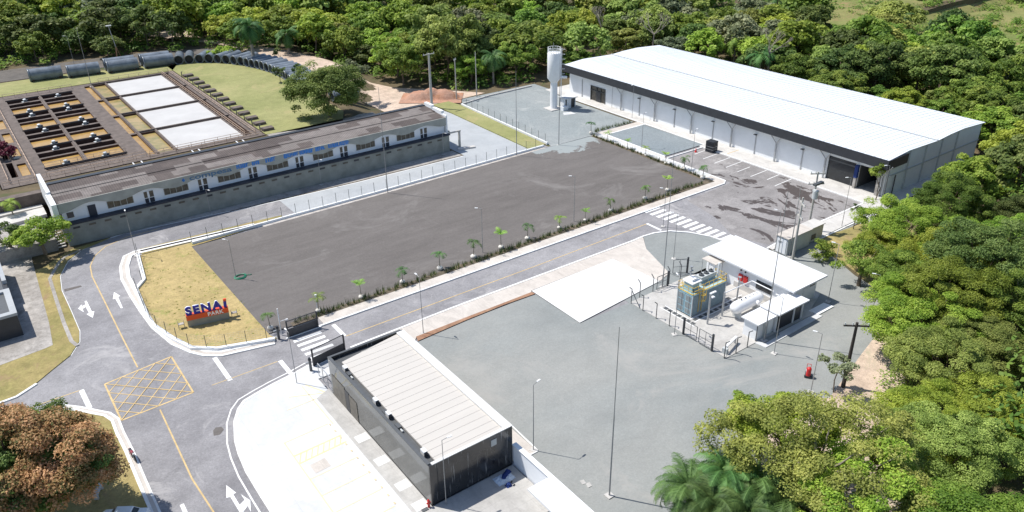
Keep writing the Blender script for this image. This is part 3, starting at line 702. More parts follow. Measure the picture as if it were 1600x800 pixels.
FACE = Matrix(((1, 0, 0, 0), (0, 0, -1, 0), (0, 1, 0, 0), (0, 0, 0, 1)))       # text upright, facing -Y
text_mesh('lettering', 'compesa', 1.45, M['greypaint'], t, Matrix.Translation((27.3-42, 124.33-128, 5.72)) @ Matrix.Diagonal((1.32, 1, .78, 1)) @ FACE, .01, .035)
mb = MB()       # the drop emblem and the worn, no longer legible blue words after it
mb.sheet([(26.2, 0), (26.7, .0), (26.45, .3)], 0); mb.v = []; mb.f = []; mb.m = []; mb.sm = []
mb.lathe([(0.01, -.3), (.26, -.05), (.01, .35)], 8, (26.4, 124.32, 6.0))
mk('emblem', mb, M['bluepaint'], t, world=True)
R5 = random.Random(3)
for a, b_ in ((34.9, 36.7), (37.5, 38.7), (39.8, 41.2), (43.0, 45.4), (45.8, 48.0), (48.7, 50.4), (51.1, 52.8), (53.2, 54.8)):
    x = a; mb = MB()
    while x < b_:
        wd = R5.uniform(.16, .3); z0 = 5.76+R5.uniform(0, .1); z1 = 6.56-R5.uniform(0, .1)
        mb.box(x, x+wd, 124.325, 124.345, z0, z1)
        if R5.random() < .8:
            zz = R5.choice((z0+.02, z1-.16, (z0+z1)/2)); mb.box(x+wd, x+wd+.22, 124.327, 124.345, zz, zz+.14)
        x += wd+R5.uniform(.04, .14)
    mk('worn_lettering', mb, M['bluepaint'], t, world=True)
# concrete frame at its east end, steps at its west end
t = thing('concrete_frame', 'open concrete frame at the east end of the long old building', 'frame', (78, 124.5, 0))
mk('post', MB().box(77.9, 78.25, 124.1, 124.45, 0, 3.3), M['concpole'], t, world=True)
mk('beam', MB().box(75.7, 78.4, 124.15, 124.4, 3.3, 3.55), M['concpole'], t, world=True)
mk('beam', MB().box(75.8, 76.1, 124.5, 131.5, 3.5, 3.75), M['concpole'], t, world=True)
mk('ramp', MB().prism([(77, 123.2), (80.4, 122.2), (80.6, 123.0), (77.4, 124.0)], 0.02, .3), M['conc'], t, world=True)
t = thing('stair', 'small white concrete stair at the west end of the old building', 'stair', (8, 124, 0))
for k in range(7): mk('step', MB().box(6.9, 8.1, 123.9+k*.42, 124.25+k*.42, .15+k*.28, .27+k*.28), M['conc'], t, world=True)

# terrace with retaining walls west of it
t = thing('retaining_wall', 'dark retaining wall under the trees, carrying the pale terrace west of the old building', 'wall', (0, 123.6, 0))
mk('wall_panel', MB().box(-60, 7.0, 123.6, 139.9, -.1, 1.8), M['oldpave'], t, world=True)
mk('upper_wall', MB().box(-60, 8.4, 138.6, 140.2, 1.8, 4.0), M['concold'], t, world=True)
mk('face', MB().box(-60, 7.0, 123.45, 123.59, 0, 1.85), M['oldpave'], t, world=True)
mk('terrace_slab', MB().prism([(-4, 131.5), (7.4, 133.2), (7.4, 136.6), (-4, 135.0)], 1.8, 2.3).prism([(-8, 136.8), (7.4, 137.2), (7.4, 138.3), (-8, 138.3)], 1.8, 2.2), M['conc'], t, world=True)

# low building on the left edge
t = thing('low_building', 'low dark-roofed building with pale parapets at the left edge of the picture', 'building', (-6, 102, 0))
mk('wall', MB().box(-30, -.6, 100.4, 119.5, 0, 2.9), M['black'], t, world=True)
mk('roof', MB().box(-30, -1.1, 101.0, 119.0, 2.9, 2.95), M['dsteel'], t, world=True)
mk('parapet', MB().box(-1.2, -.5, 101.2, 107.9, 2.9, 3.25).box(-1.0, -.5, 110.2, 119.5, 2.9, 3.4).box(-30, -.5, 100.4, 101.2, 2.9, 3.25).box(-30, -1.2, 107.2, 107.9, 2.9, 3.25), M['oldroad'], t, world=True)
for i, (x, y) in enumerate(((-4.5, 109.5), (-6.5, 111.5), (-3.5, 113.0), (-5.5, 104.5))):
    mk('roof_vent', MB().box(x, x+1.2, y, y+.9, 2.95, 3.5).box(x+.2, x+1.0, y+.2, y+.7, 3.5, 3.7), M['gbox'], t, world=True)

# ================================================================== TREATMENT BASINS
D = 3.55
holes = []   # (x0,x1,y0,y1, floor z, kind)
for k in range(4):
    y0 = 151.9+13.0*k
    for x0, x1 in ((10.3, 16.5), (17.2, 23.4)):
        holes.append((x0, x1, y0, y0+5.4, 'wor', .42)); holes.append((x0, x1, y0+6.1, y0+8.7, 'concdk', 3.1)); holes.append((x0, x1, y0+9.6, y0+12.2, 'concdk', 3.1))
    y0 = 147.6+14.8*k
    holes.append((26.5, 27.7, y0, y0+13.9, 'wor', .35)); holes.append((28.3, 31.0, y0, y0+13.9, 'wol', .4)); holes.append((31.5, 43.9, y0, y0+13.9, 'cover', .1))
holes.append((44.3, 45.5, 147.6, 206, 'concdk', 2.4)); holes.append((10.3, 23.4, 149.9, 151.0, 'concdk', 2.4))
for k in range(5): holes.append((6.5, 7.9, 150+k*10.5, 157+k*10.5, 'wor', .3)); holes.append((5.0, 6.0, 150+k*11, 158.5+k*11, 'concdk', 1.6))
t = thing('treatment_basins', 'block of old concrete treatment basins with orange water behind the long building', 'water basins', (25, 176, 0))
X0, X1, Y0, Y1 = 3.05, 47.3, 145.2, 208.0
lx = sorted(set([X0, X1]+[h[0] for h in holes]+[h[1] for h in holes])); ly = sorted(set([Y0, Y1]+[h[2] for h in holes]+[h[3] for h in holes]))
mb = MB()
def inhole(x, y): return any(h[0] < x < h[1] and h[2] < y < h[3] for h in holes)
for j in range(len(ly)-1):
    i = 0
    while i < len(lx)-1:
        if inhole((lx[i]+lx[i+1])/2, (ly[j]+ly[j+1])/2): i += 1; continue
        k = i
        while k+1 < len(lx)-1 and not inhole((lx[k+1]+lx[k+2])/2, (ly[j]+ly[j+1])/2): k += 1
        mb.add([(lx[i], ly[j], D), (lx[k+1], ly[j], D), (lx[k+1], ly[j+1], D), (lx[i], ly[j+1], D)], [(0, 1, 2, 3)]); i = k+1
mk('deck', mb, M['concold'], t, world=True)
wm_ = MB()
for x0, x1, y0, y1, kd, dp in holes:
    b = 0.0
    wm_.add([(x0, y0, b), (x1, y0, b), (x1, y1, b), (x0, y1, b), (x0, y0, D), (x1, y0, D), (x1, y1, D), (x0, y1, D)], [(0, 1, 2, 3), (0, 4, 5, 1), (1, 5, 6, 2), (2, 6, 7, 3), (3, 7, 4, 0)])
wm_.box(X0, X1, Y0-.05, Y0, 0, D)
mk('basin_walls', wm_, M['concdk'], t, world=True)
for x0, x1, y0, y1, kd, dp in holes:
    if kd == 'concdk': continue
    mk({'wor': 'water', 'wol': 'water', 'cover': 'cover'}[kd], MB().box(x0+.01, x1-.01, y0+.01, y1-.01, D-dp-.2, D-dp), M[kd], t, world=True)
mb = MB()   # channel lips
for k in range(5): mb.box(10.1, 23.6, 151.3+13*k-.12, 151.3+13*k+.12, D, D+.25)
for k in range(4): mb.box(28.0, 45.8, 161.75+14.8*k, 162.15+14.8*k, D+.002, D+.3) 
mb.box(27.8, 28.2, 147, 207, D+.002, D+.25); mb.box(31.1, 31.4, 147, 207, D+.002, D+.2); mb.box(16.7, 17.0, 151.5, 204, D+.002, D+.2)
mk('channel_wall', mb, M['concold'], t, world=True)
def rail(pts, z, parent, h=1.0, mt='rail', step=2.2, r=.045):
    mb = MB(); P = [Vector((*p, z)) for p in pts]
    for a, b in zip(P[:-1], P[1:]):
        L = (b-a).length; n = max(1, int(L/step))
        for i in range(n+1):
            p = a+(b-a)*i/n; mb.tube(p, p+Vector((0, 0, h)), r, n=4)
        for hh in (h, h*.5): mb.tube(a+Vector((0, 0, hh)), b+Vector((0, 0, hh)), r, n=4)
    return mk('railing', mb, M[mt], parent, world=True)
for pts in ([(46.0, 206.5), (46.0, 147)], [(44.1, 206), (44.1, 147.3)], [(9.9, 147.2), (26, 147.2)], [(26.5, 146.6), (46, 146.6)], [(4.3, 147), (4.3, 200)], [(8.2, 146), (8.2, 204)], [(10.2, 151.3), (23.4, 151.3)], [(3.3, 145.4), (46.8, 145.4)], [(30, 207.4), (46, 207.4)], [(10, 206), (24, 206)]): rail(pts, D, t, mt='rail')
mb = MB()
for x in (23.0, 24.4, 33.2, 34.4, 41.4, 42.6): mb.box(x, x+.18, 132.9, 145.0, 3.56, 3.62)
struct('painted_lines', mb, M['whitewall'])
# mixer motors
t = thing('mixer_motor', 'TMP', 'motor', (0, 0, D), group='mixer motors standing over the orange basins')
mk('base_plate', MB().box(-.6, .6, -.35, .35, .25, .33), M['gbox'], t)
mk('motor', MB().tube((0, 0, .33), (0, 0, .8), .3, .27, n=12).box(-.3, .3, -.42, -.2, .4, .7), M['gravel_far'], t)
mk('cap', MB().tube((0, 0, .8), (0, 0, .9), .34, .24, n=12), M['whitewall'], t)
mk('gearbox', MB().box(.3, .65, -.25, .25, .33, .6), M['navy'], t)
tr = treeof(t); first = True
for cx, side in ((13.6, 'west'), (20.4, 'east')):
    for k in range(4):
        for q, yy in enumerate((151.4, 160.8)):
            y = yy+13*k-(.2 if q else 0); od = ['nearest', 'second nearest', 'second farthest', 'farthest'][k]
            lb = 'grey motor over the %s row of basins, %s, on the %s wall' % ('left' if side == 'west' else 'right', od, 'basin' if q == 0 else 'channel')
            if first: t.location = (cx, y, D); t['label'] = lb; first = False
            else: dup(t, tr, (cx+random.uniform(-.5, .5), y, D), random.uniform(-.3, .3), lb)
# concrete lids with short posts along the lawn
t = thing('valve_chamber', 'TMP', 'chamber', (0, 0, 0), group='dark slab lids in a row along the lawn edge')
mk('lid', MB().box(-1.1, 1.1, -.75, .75, 0, .55), M['concold'], t)
mk('standpipe', MB().tube((-1.4, .2, 0), (-1.4, .2, 1.3), .1, n=6).tube((-1.4, .2, 1.3), (-1.1, .2, 1.3), .1, n=6), M['dsteel'], t)
tr = treeof(t); NO = ['first', 'second', 'third', 'fourth', 'fifth', 'sixth', 'seventh', 'eighth', 'ninth', 'tenth', 'eleventh', 'twelfth', 'thirteenth', 'fourteenth', 'fifteenth', 'sixteenth', 'seventeenth', 'eighteenth', 'nineteenth', 'twentieth', 'twenty-first', 'twenty-second', 'twenty-third', 'twenty-fourth', 'twenty-fifth', 'twenty-sixth']
for k in range(13):
    lb = 'low dark slab beside the green lawn, %s in the row from the old building' % NO[k]; y = 148+k*4.35
    if k == 0: t.location = (48.8, y, 3.5); t['label'] = lb
    else: dup(t, tr, (48.8+random.uniform(-.1, .1), y, 3.5), random.uniform(-.06, .06), lb)

# ================================================================== LARGE PIPES
def pipe_mesh(L, r, n=24):
    o = MB(); ri = r*.9
    vs = []; 
    for y in (0, L):
        for rr in (r, ri): vs += [(rr*cos(2*pi*i/n), y, r+rr*sin(2*pi*i/n)) for i in range(n)]
    f = []
    for i in range(n):
        j = (i+1) % n
        f += [(i, j, 2*n+j, 2*n+i), (n+j, n+i, 3*n+i, 3*n+j), (i, n+i, n+j, j), (2*n+i, 2*n+j, 3*n+j, 3*n+i)]
    o.add(vs, f, 0, False); return o
def make_pipe(L, r, nm='large_pipe'):
    t = thing(nm, 'TMP', 'pipe', (0, 0, 0), group='large grey pipes lying round the lawn')
    mk('pipe_wall', pipe_mesh(L, r), M['pipe'], t)
    mk('collar', MB().lathe([(r*1.0, 0), (r*1.07, .0), (r*1.07, .35), (r, .35)], 24), M['pipe'], t).data.transform(Matrix.Translation((0, 0, r)) @ Matrix.Rotation(-pi/2, 4, 'X'))
    for y_ in (.6, L-.9): mk('saddle', MB().box(-r*.8, r*.8, y_, y_+.3, 0, r*.35), M['concdk'], t)
    mk('bore_shade', MB().tube((0, .6, r), (0, L-.6, r), r*.88, n=20), M['pipeshade'], t)  # solid near-black plug, paints the shade inside the open pipe
    return t, treeof(t)
tA, trA = make_pipe(7.2, 1.45)
spots = [(17.2, 219.8, 'leftmost long pipe of the row behind the orange basins'), (25.3, 218.0, 'second long pipe from the left behind the orange basins'), (34.0, 216.6, 'third long pipe in the row, front one of a pair'), (34.0, 219.9, 'pipe lying behind the third long pipe in the row'), (42.4, 215.8, 'fourth long pipe in the row, front one of a pair'), (42.4, 219.2, 'pipe lying behind the fourth long pipe in the row')]
for k, (x, y, lb) in enumerate(spots):
    if k == 0: tA.location = (x, y, 3.5); tA.rotation_euler = (0, 0, -pi/2-.05); tA['label'] = lb
    else: dup(tA, trA, (x, y, 3.5), -pi/2-.07, lb)
tB, trB = make_pipe(6.0, 1.12)
arc = [Vector(p) for p in ((50.6, 214.0), (54.2, 212.8), (57.6, 210.2), (60.4, 206.6), (62.8, 202.0), (64.6, 196.5), (65.8, 190.5), (66.1, 184.5), (65.6, 178.5), (64.8, 173.0))]
acc = 0; nxt = 0; k = 0
for a, b in zip(arc[:-1], arc[1:]):
    L = (b-a).length; d = (b-a)/L
    while nxt <= acc+L:
        p = a+d*(nxt-acc); ang = math.atan2(-d.x, d.y) # direction d rotated: local +Y outwards
        out = Vector((-d.y, d.x)); rz = math.atan2(-out.x, out.y)
        lb = 'grey pipe with its open end to the lawn, %s in the arc from the left' % NO[min(k, 25)]
        if k == 0: tB.location = (p.x, p.y, 3.5); tB.rotation_euler = (0, 0, rz); tB['label'] = lb
        else: dup(tB, trB, (p.x, p.y, 3.5+random.uniform(-.05, .1)), rz+random.uniform(-.05, .05), lb)
        k += 1; nxt += 2.5 if k < 8 else 2.1
    acc += L
for k, (x, y, rz) in enumerate(((67.2, 158.0, -pi/2), (68.2, 160.9, -pi/2+.1))):
    dup(tB, trB, (x, y, 3.5), rz, ['grey pipe half hidden right of the big bush', 'second grey pipe behind the big bush, farther from the building'][k])

# ================================================================== WAREHOUSE
t = thing('warehouse', 'large white warehouse with a pale metal roof and black fascia', 'warehouse', (131, 98, 0))
wl = MB()
wl.box(119.7, 120.0, 71.2, 128.0, 0.1, 6.4); wl.box(119.7, 120.0, 133.0, 140.5, .1, 6.4); wl.box(119.7, 120.0, 128.0, 133.0, 3.5, 6.4)
wl.box(119.7, 120.0, 60.6, 71.2, 4.3, 6.4); wl.box(119.7, 120.0, 65.4, 66.0, .1, 4.3); wl.box(119.7, 120.0, 60.6, 61.7, .1, 4.3)
prof = [(118.3, 6.85), (124.2, 7.3), (133.3, 7.02), (137.5, 7.32), (142, 7.42), (149.8, 6.95)]
def zr(x):
    for (a, za), (b, zb) in zip(prof[:-1], prof[1:]):
        if a <= x <= b: return za+(zb-za)*(x-a)/(b-a)
    return 6.9
px = [120.0]+[p[0] for p in prof if 120 < p[0] < 149]+[149.3]
for y0, y1 in ((60.3, 60.6), (140.5, 140.8)):
    vs = []; n = len(px)
    for y in (y0, y1): vs += [(x, y, 0.05) for x in px]+[(x, y, zr(x)-.12) for x in px]
    fs = []
    for i in range(n-1): fs += [(i, i+1, n+i+1, n+i), (2*n+i, 3*n+i, 3*n+i+1, 2*n+i+1)]
    wl.add(vs, fs)
wl.box(149.2, 149.4, 60.6, 140.5, .05, 6.8)
mk('wall', wl, M['whitewall'], t, world=True)
rf = MB(); n = len(prof); vs = []
for y in (60.0, 141.0): vs += [(x, y, z) for x, z in prof]
rf.add(vs, [(i, i+1, n+i+1, n+i) for i in range(n-1)])
vs2 = [(x, y, z-.1) for x, y, z in vs]; rf.add(vs2, [(i, n+i, n+i+1, i+1) for i in range(n-1)])
rf.add([v for i in range(n) for v in (vs[i], vs2[i])], [(2*i, 2*i+1, 2*i+3, 2*i+2) for i in range(n-1)])
for k in range(76):
    y = 60.4+k*1.05
    for (a, za), (b, zb) in zip(prof[:-1], prof[1:]): rf.add([(a, y, za+.002), (b, y, zb+.002), (b, y+.07, zb+.002), (a, y+.07, za+.002), (a, y+.02, za+.05), (b, y+.02, zb+.05), (b, y+.05, zb+.05), (a, y+.05, za+.05)], [(0, 1, 5, 4), (4, 5, 6, 7), (7, 6, 2, 3)])
roof = mk('roof', rf, M['whroof'], t, world=True)
mk('valley_gutter', MB().box(133.15, 133.45, 60.0, 141.0, 7.08, 7.16), M['gbox'], roof).data.transform(Matrix.Translation((-131, -98, 0)))
mk('fascia', MB().box(118.1, 118.28, 59.8, 141.2, 5.3, 6.9).prism([(118.28, 59.78), (124, 59.78), (124, 59.98), (118.28, 59.98)], 5.3, 6.9).box(118.28, 124, 141.02, 141.2, 5.3, 6.9), M['black'], t, world=True)
mk('soffit', MB().box(118.28, 119.7, 60.0, 141.0, 6.4, 6.5), M['tarp'], t, world=True)
for k in range(7):
    y = 61.2+10.2*k+(.1 if k else 0)
    if k == 0: y = 61.0
    cb = MB().box(119.2, 119.42, y-.13, y+.13, .1, 3.7)
    for sgn in (-1, 1): cb.tube((119.3, y, 3.6), (118.6, y+sgn*1.7, 5.9), .09, n=6)
    mk('column', cb, M['steel'], t, world=True)
for k in range(7):
    y = 76.3+10.2*k
    if y > 126: continue
    c_ = mk('pilaster', MB().box(119.58, 119.68, y-.09, y+.09, .1, 4.0), M['steel'], t, world=True)
    mk('wall_lamp', MB().box(119.1, 119.55, y-.28, y+.28, 3.95, 4.08), M['dsteel'], c_).data.transform(Matrix.Translation((-131, -98, 0)))
mk('pilaster', MB().box(119.55, 119.68, 135.8, 135.95, .1, 4.2), M['steel'], t, world=True)
for x in (125, 130.2, 135.4, 140.6): mk('pilaster', MB().box(x, x+.3, 60.15, 60.29, .1, zr(x)-.2), M['gbox'], t, world=True)
mk('belt_course', MB().box(120.1, 149.3, 60.18, 60.285, 3.6, 3.8), M['gbox'], t, world=True)
mk('corner_post', MB().box(121.6, 121.75, 60.0, 60.14, .1, 3.6), M['black'], t, world=True)
d = mk('roller_door', MB().box(119.85, 119.95, 66.0, 71.2, .12, 4.3), M['glassdk'], t, world=True)
mk('door_rail', MB().box(119.8, 119.84, 66.0, 71.2, 3.5, 3.75), M['dsteel'], d).data.transform(Matrix.Translation((-131, -98, 0)))
mk('interior', MB().box(120.0, 130, 61.7, 61.8, .1, 4.3).box(129.9, 130, 61.8, 65.3, .1, 4.3).box(120.0, 130, 65.3, 65.4, .1, 4.3).box(120, 129.9, 61.8, 65.3, 4.2, 4.3), M['dsteel'], t, world=True)
mk('interior_floor', MB().box(119.7, 129.9, 61.8, 65.3, .12, .135), M['pad'], t, world=True)
pl = mk('entrance_pillar', MB().box(119.2, 119.65, 65.35, 65.8, .12, 2.0), M['oldpave'], t, world=True)
mk('blue_sleeve', MB().box(119.15, 119.68, 65.3, 65.85, 2.0, 4.2), M['bluecloth'], pl).data.transform(Matrix.Translation((-131, -98, 0)))
mk('entrance_pillar', MB().box(119.2, 119.65, 61.3, 61.75, .12, 4.2), M['oldpave'], t, world=True)
ge = mk('glass_entrance', MB().box(119.8, 119.86, 128.1, 132.9, .12, 3.45), M['winbrown'], t, world=True)
gb = MB()
for y in (128.0, 129.6, 130.9, 132.9): gb.box(119.6, 119.78, y-.06, y+.06, .12, 3.5)
gb.box(119.6, 119.78, 128, 133, 3.4, 3.52); gb.box(119.6, 119.78, 128, 133, 2.45, 2.55)
mk('frame', gb, M['dsteel'], ge).data.transform(Matrix.Translation((-131, -98, 0)))
mk('door', MB().box(119.62, 119.7, 129.7, 130.8, .12, 2.4), M['black'], ge).data.transform(Matrix.Translation((-131, -98, 0)))
mk('wall_stripe', MB().box(115.9, 119.2, 89.6, 89.75, .125, .14), M['yellow'], t, world=True)

# ================================================================== WATER TOWER AND PUMP HUT
t = thing('water_tower', 'tall white steel water tower beside the warehouse', 'water tower', (108.7, 132.9, 0))
mk('tank', MB().lathe([(.78, 6.0), (1.5, 7.0), (1.5, 12.4), (1.42, 12.55), (.02, 12.75)], 28), M['wmetal'], t)
mk('stem', MB().lathe([(.85, .25), (.8, .6), (.78, 6.0)], 24), M['wmetal'], t)
mk('base_pad', MB().box(-1.9, 1.7, -1.6, 1.4, 0, .25), M['conc'], t)
rb = MB()
for i in range(16): a = 2*pi*i/16; rb.tube((1.42*cos(a), 1.42*sin(a), 12.5), (1.42*cos(a), 1.42*sin(a), 13.6), .035, n=4)
for z in (13.0, 13.6):
    for i in range(16): a = 2*pi*i/16; b_ = 2*pi*(i+1)/16; rb.tube((1.42*cos(a), 1.42*sin(a), z), (1.42*cos(b_), 1.42*sin(b_), z), .045, n=4)
mk('guard_rail', rb, M['wmetal'], t)
lb = MB(); ca = -.95; ux, uy = cos(ca), sin(ca)
for s_ in (-.28, .28): lb.tube((1.65*ux-s_*uy, 1.65*uy+s_*ux, 2.5), (1.65*ux-s_*uy, 1.65*uy+s_*ux, 13.6), .04, n=4)
for i in range(36): z = 2.7+i*.3; lb.tube((1.65*ux+.28*uy, 1.65*uy-.28*ux, z), (1.65*ux-.28*uy, 1.65*uy+.28*ux, z), .02, n=3)
for i in range(7):
    z = 7+i*1.05
    P = [(1.65*ux-.35*uy*sin(q)*1.1+ux*.75*(1-cos(q))*.5*1.2 if 0 else 1.65*ux+ux*.75*sin(q)-uy*.4*cos(q), 1.65*uy+uy*.75*sin(q)+ux*.4*cos(q), z) for q in [pi*j/6 for j in range(7)]]
    lb.path(P, .03, n=4)
mk('ladder', lb, M['wmetal'], t)
mk('side_platform', MB().tube((1.5*ux, 1.5*uy, 7.3), (2.9*ux, 2.9*uy, 7.3), .28, n=10), M['wmetal'], t)
mk('antenna', MB().tube((0, .3, 12.7), (0, .3, 14.6), .03, n=4).tube((.6, 0, 12.7), (.6, 0, 14.0), .025, n=4), M['steel'], t)
t = thing('pump_hut', 'small white flat-roofed hut with a dark doorway at the foot of the water tower', 'hut', (112, 132, 0))
mk('wall', MB().box(-1.4, -1.2, -1.1, 1.1, 0.05, 2.3).box(-1.4, 1.4, .9, 1.1, .05, 2.3).box(1.2, 1.4, -1.1, 1.1, .05, 2.3).box(-1.4, .1, -1.1, -.9, .05, 2.3), M['whitewall'], t)
mk('roof', MB().box(-1.75, 1.6, -1.5, 1.3, 2.3, 2.5), M['slab'], t)
mk('doorway', MB().box(.1, 1.2, -1.0, -.95, .05, 2.2), M['black'], t)  # black panel paints the shade inside the opening
mk('plinth_block', MB().box(-2.9, -1.5, -2.0, -1.0, 0.05, .9), M['whitewall'], t)
struct('concrete_slab', MB().prism([(107.3, 127.6), (108.2, 129.0), (110.0, 128.5), (109.9, 126.6)], .06, .12), M['white'])

# ================================================================== GATEHOUSE
t = thing('gatehouse', 'dark clad single-storey gatehouse with a beige ribbed roof', 'gatehouse', (29, 56.5, 0))
H = 4.7; x0, x1, y0, y1 = 24.5, 33.4, 46.3, 66.9
mk('west_wall', MB().box(x0, x0+.2, y0+.2, y1, .12, H), M['mirror'], t, world=True)
mk('south_wall', MB().box(x0, x1, y0, y0+.2, .12, H), M['drip'], t, world=True)
mk('north_wall', MB().box(x0+.2, x1, y1-.2, y1, .12, H), M['drip'], t, world=True)
mk('east_wall', MB().box(x1-.2, x1, y0+.2, y1-.2, .03, H), M['drip'], t, world=True)
rb = MB().prism([(x0+.9, y0+.35), (x1-.85, y0+.35), (x1-.85, y1-.3), (x0+.9, y1-1.5)], H-.35, H-.12)
k = 0
while y0+.9+k*.98 < y1-.5:
    y = y0+.9+k*.98
    xa = x0+.9 if y < y1-1.5 else x0+.9+(y-(y1-1.5))/1.2*(x1-.85-x0-.9); rb.box(xa, x1-.85, y, y+.06, H-.12, H-.10); k += 1
rf = mk('roof', rb, M['gateroof'], t, world=True)
mk('gutter', MB().box(x0+.2, x0+.9, y0+.2, y1-.2, H-.5, H-.4).prism([(x0+.9, y1-1.5), (x1-.85, y1-.3), (x1-.2, y1-.2), (x0+.9, y1-.2)], H-.5, H-.38), M['dsteel'], rf).data.transform(Matrix.Translation((-29, -56.5, 0)))
mk('coping', MB().box(x0-.04, x0+.26, y0+.22, y1+.03, H, H+.08).box(x0+.26, x1-.22, y1-.24, y1+.03, H, H+.08), M['dsteel'], t, world=True)
mk('coping', MB().box(x1-.85, x1+.04, y0+.3, y1-.26, H-.1, H+.07).box(x0+.3, x1+.04, y0-.03, y0+.3, H, H+.07), M['slab'], t, world=True)
d = mk('door', MB().box(x0-.06, x0-.01, 62.4, 63.3, .14, 2.7), M['black'], t, world=True)
mk('glass_wall', MB().box(x0-.05, x0-.01, 63.35, 66.4, .14, 2.9).box(x0-.05, x0-.01, 60.6, 62.35, .14, 2.6), M['winbrown'], t, world=True)
mk('notice_panel', MB().box(31.0, 31.6, y0-.04, y0-.01, 3.5, 4.2), M['gbox'], t, world=True)
for i, y in enumerate((64.0, 63.2, 57.3, 55.4, 54.7, 52.9, 48.2)):
    if i % 2 == 0 or i == 6:
        u = thing('air_conditioner', ['white air-conditioning unit at the gate end of the gatehouse roof', '', 'white air-conditioning unit, second along the gatehouse roof edge', '', 'white air-conditioning unit, third along the gatehouse roof edge', '', 'round-topped unit at the near corner of the gatehouse roof'][i], 'air conditioner', (x0+.62, y, H-.4))
        mk('casing', MB().box(-.18, .18, -.32, .32, .05, .62), M['wmetal'], u); mk('fan_grille', MB().box(-.16, .16, -.36, -.325, .1, .57), M['black'], u); mk('feet', MB().box(-.25, .25, -.35, -.25, 0, .05).box(-.25, .25, .25, .35, 0, .05), M['dsteel'], u)
    else:
        u = thing('roof_equipment', 'dark ventilation box on the gatehouse roof edge, %s' % {1: 'near the entrance gate', 3: 'between two white units', 5: 'near the southern corner'}[i], 'vent', (x0+.62, y, H-.4))
        mk('hood', MB().box(-.2, .2, -.35, .35, .0, .28), M['dsteel'], u); mk('duct', MB().tube((0, -.9, .12), (0, -.5, .12), .1, n=6), M['gbox'], u)
t = thing('hose_hydrant', 'red pillar hydrant at the southern corner of the gatehouse', 'hydrant', (24.2, 46.35, .14))
mk('body', MB().tube((0, 0, 0), (0, 0, .75), .11, n=10).tube((-.2, 0, .5), (.2, 0, .5), .07, n=8), M['red'], t)
mk('cap', MB().lathe([(.13, .75), (.1, .85), (.02, .9)], 10), M['red'], t)
mk('drip_tray', MB().box(-.75, -.15, -.25, .1, 0, .06), M['dsteel'], t)
t = thing('tarpaulin', 'grey tarpaulin with blue cloth heaped against the dark gatehouse wall', 'tarpaulin', (31.6, 45.2, .14))
def heap(seed, rx, ry, h, n=14):
    R_ = random.Random(seed); vs = []
    for j in range(n+1):
        for i in range(n+1):
            u = 2*i/n-1; v = 2*j/n-1; e = max(0, 1-(u*u)**1.5-(v*v)**1.5)
            vs.append((u*rx+R_.uniform(-.04, .04), v*ry+R_.uniform(-.04, .04), h*e*(.6+.5*R_.random())+.01))
    return MB().add(vs, [(j*(n+1)+i, j*(n+1)+i+1, (j+1)*(n+1)+i+1, (j+1)*(n+1)+i) for j in range(n) for i in range(n)])
mk('sheet', heap(1, .95, .6, .3), M['tarp'], t)
b_ = mk('cloth', heap(2, .8, .28, .5), M['bluecloth'], t); b_.rotation_euler = (0, 0, .5); b_.location = (.3, .15, .05)
t = thing('rubbish_bag', 'small blue bag lying in the shadow near the grey tarpaulin', 'bag', (31.4, 44.2, .14)); mk('bag', heap(5, .3, .25, .35, 8), M['bluecloth'], t); mk('bottles', MB().tube((.35, .1, .08), (.55, .25, .08), .07, n=8).tube((.3, -.3, .07), (.5, -.25, .07), .06, n=8), M['blackpl'], t)

# ================================================================== ENTRANCE GATES
def gate(label, x0, x1, y, ang, h=2.4, solid=1.15):
    t = thing('sliding_gate', label, 'gate', (x0, y, 0.05), ang); L = x1-x0
    mk('lower_panel', MB().box(0, L, -.03, .03, .12, solid), M['black'], t)
    fb = MB().box(-.08, .08, -.08, .08, 0, h).box(L-.08, L+.08, -.08, .08, 0, h*.98); fb.box(0, L, -.03, .03, h-.12, h-.04); fb.box(.08, L-.08, -.04, .04, solid, solid+.06)
    mk('frame', fb, M['black'], t)
    bb = MB(); k = 0
    while .2+k*.13 < L: bb.box(.2+k*.13, .2+k*.13+.025, -.012, .012, solid, h-.1); k += 1
    mk('bars', bb, M['dsteel'], t)
    mk('track', MB().box(-.3, L+.4, -.1, .1, 0, .1), M['wmetal'], t); return t
gate('black sliding gate standing open at the lot side of the crossing stripes', 24.9, 28.7, 80.1, 0)
gate('black sliding gate standing open beside the gatehouse', 24.9, 29.1, 72.7, .16)
for k, (x, y, h, lb) in enumerate(((23.9, 80.6, 1.5, 'dark gate motor post beside the open lot-side gate'), (24.3, 72.1, 1.5, 'dark turnstile post by the gate near the gatehouse'))):
    t = thing('gate_post', lb, 'post', (x, y, .1)); mk('post', MB().tube((0, 0, 0), (0, 0, h), .16, n=10), M['dsteel'], t); mk('arm', MB().box(-.5, .1, -.06, .06, h-.35, h-.2), M['steel'], t); mk('head', MB().tube((0, 0, h), (0, 0, h+.25), .2, .14, n=10), M['blackpl'], t)
t = thing('camera_pole', 'white pole with a side arm standing behind the open black gate', 'pole', (24.5, 81.3, .13)); mk('pole', MB().tube((0, 0, 0), (0, 0, 3.6), .07, n=8), M['wmetal'], t); mk('arm', MB().tube((0, 0, 1.8), (.9, 0, 1.8), .04, n=6), M['wmetal'], t); mk('camera', MB().box(.8, 1.05, -.08, .08, 1.68, 1.84), M['wmetal'], t)
t = thing('camera_pole', 'short white post rising from the spiky plants by the entrance', 'pole', (30.2, 83.6, .13)); mk('pole', MB().tube((0, 0, 0), (0, 0, 2.4), .06, n=8), M['wmetal'], t); mk('camera', MB().box(-.1, .15, -.08, .08, 2.3, 2.45), M['wmetal'], t)
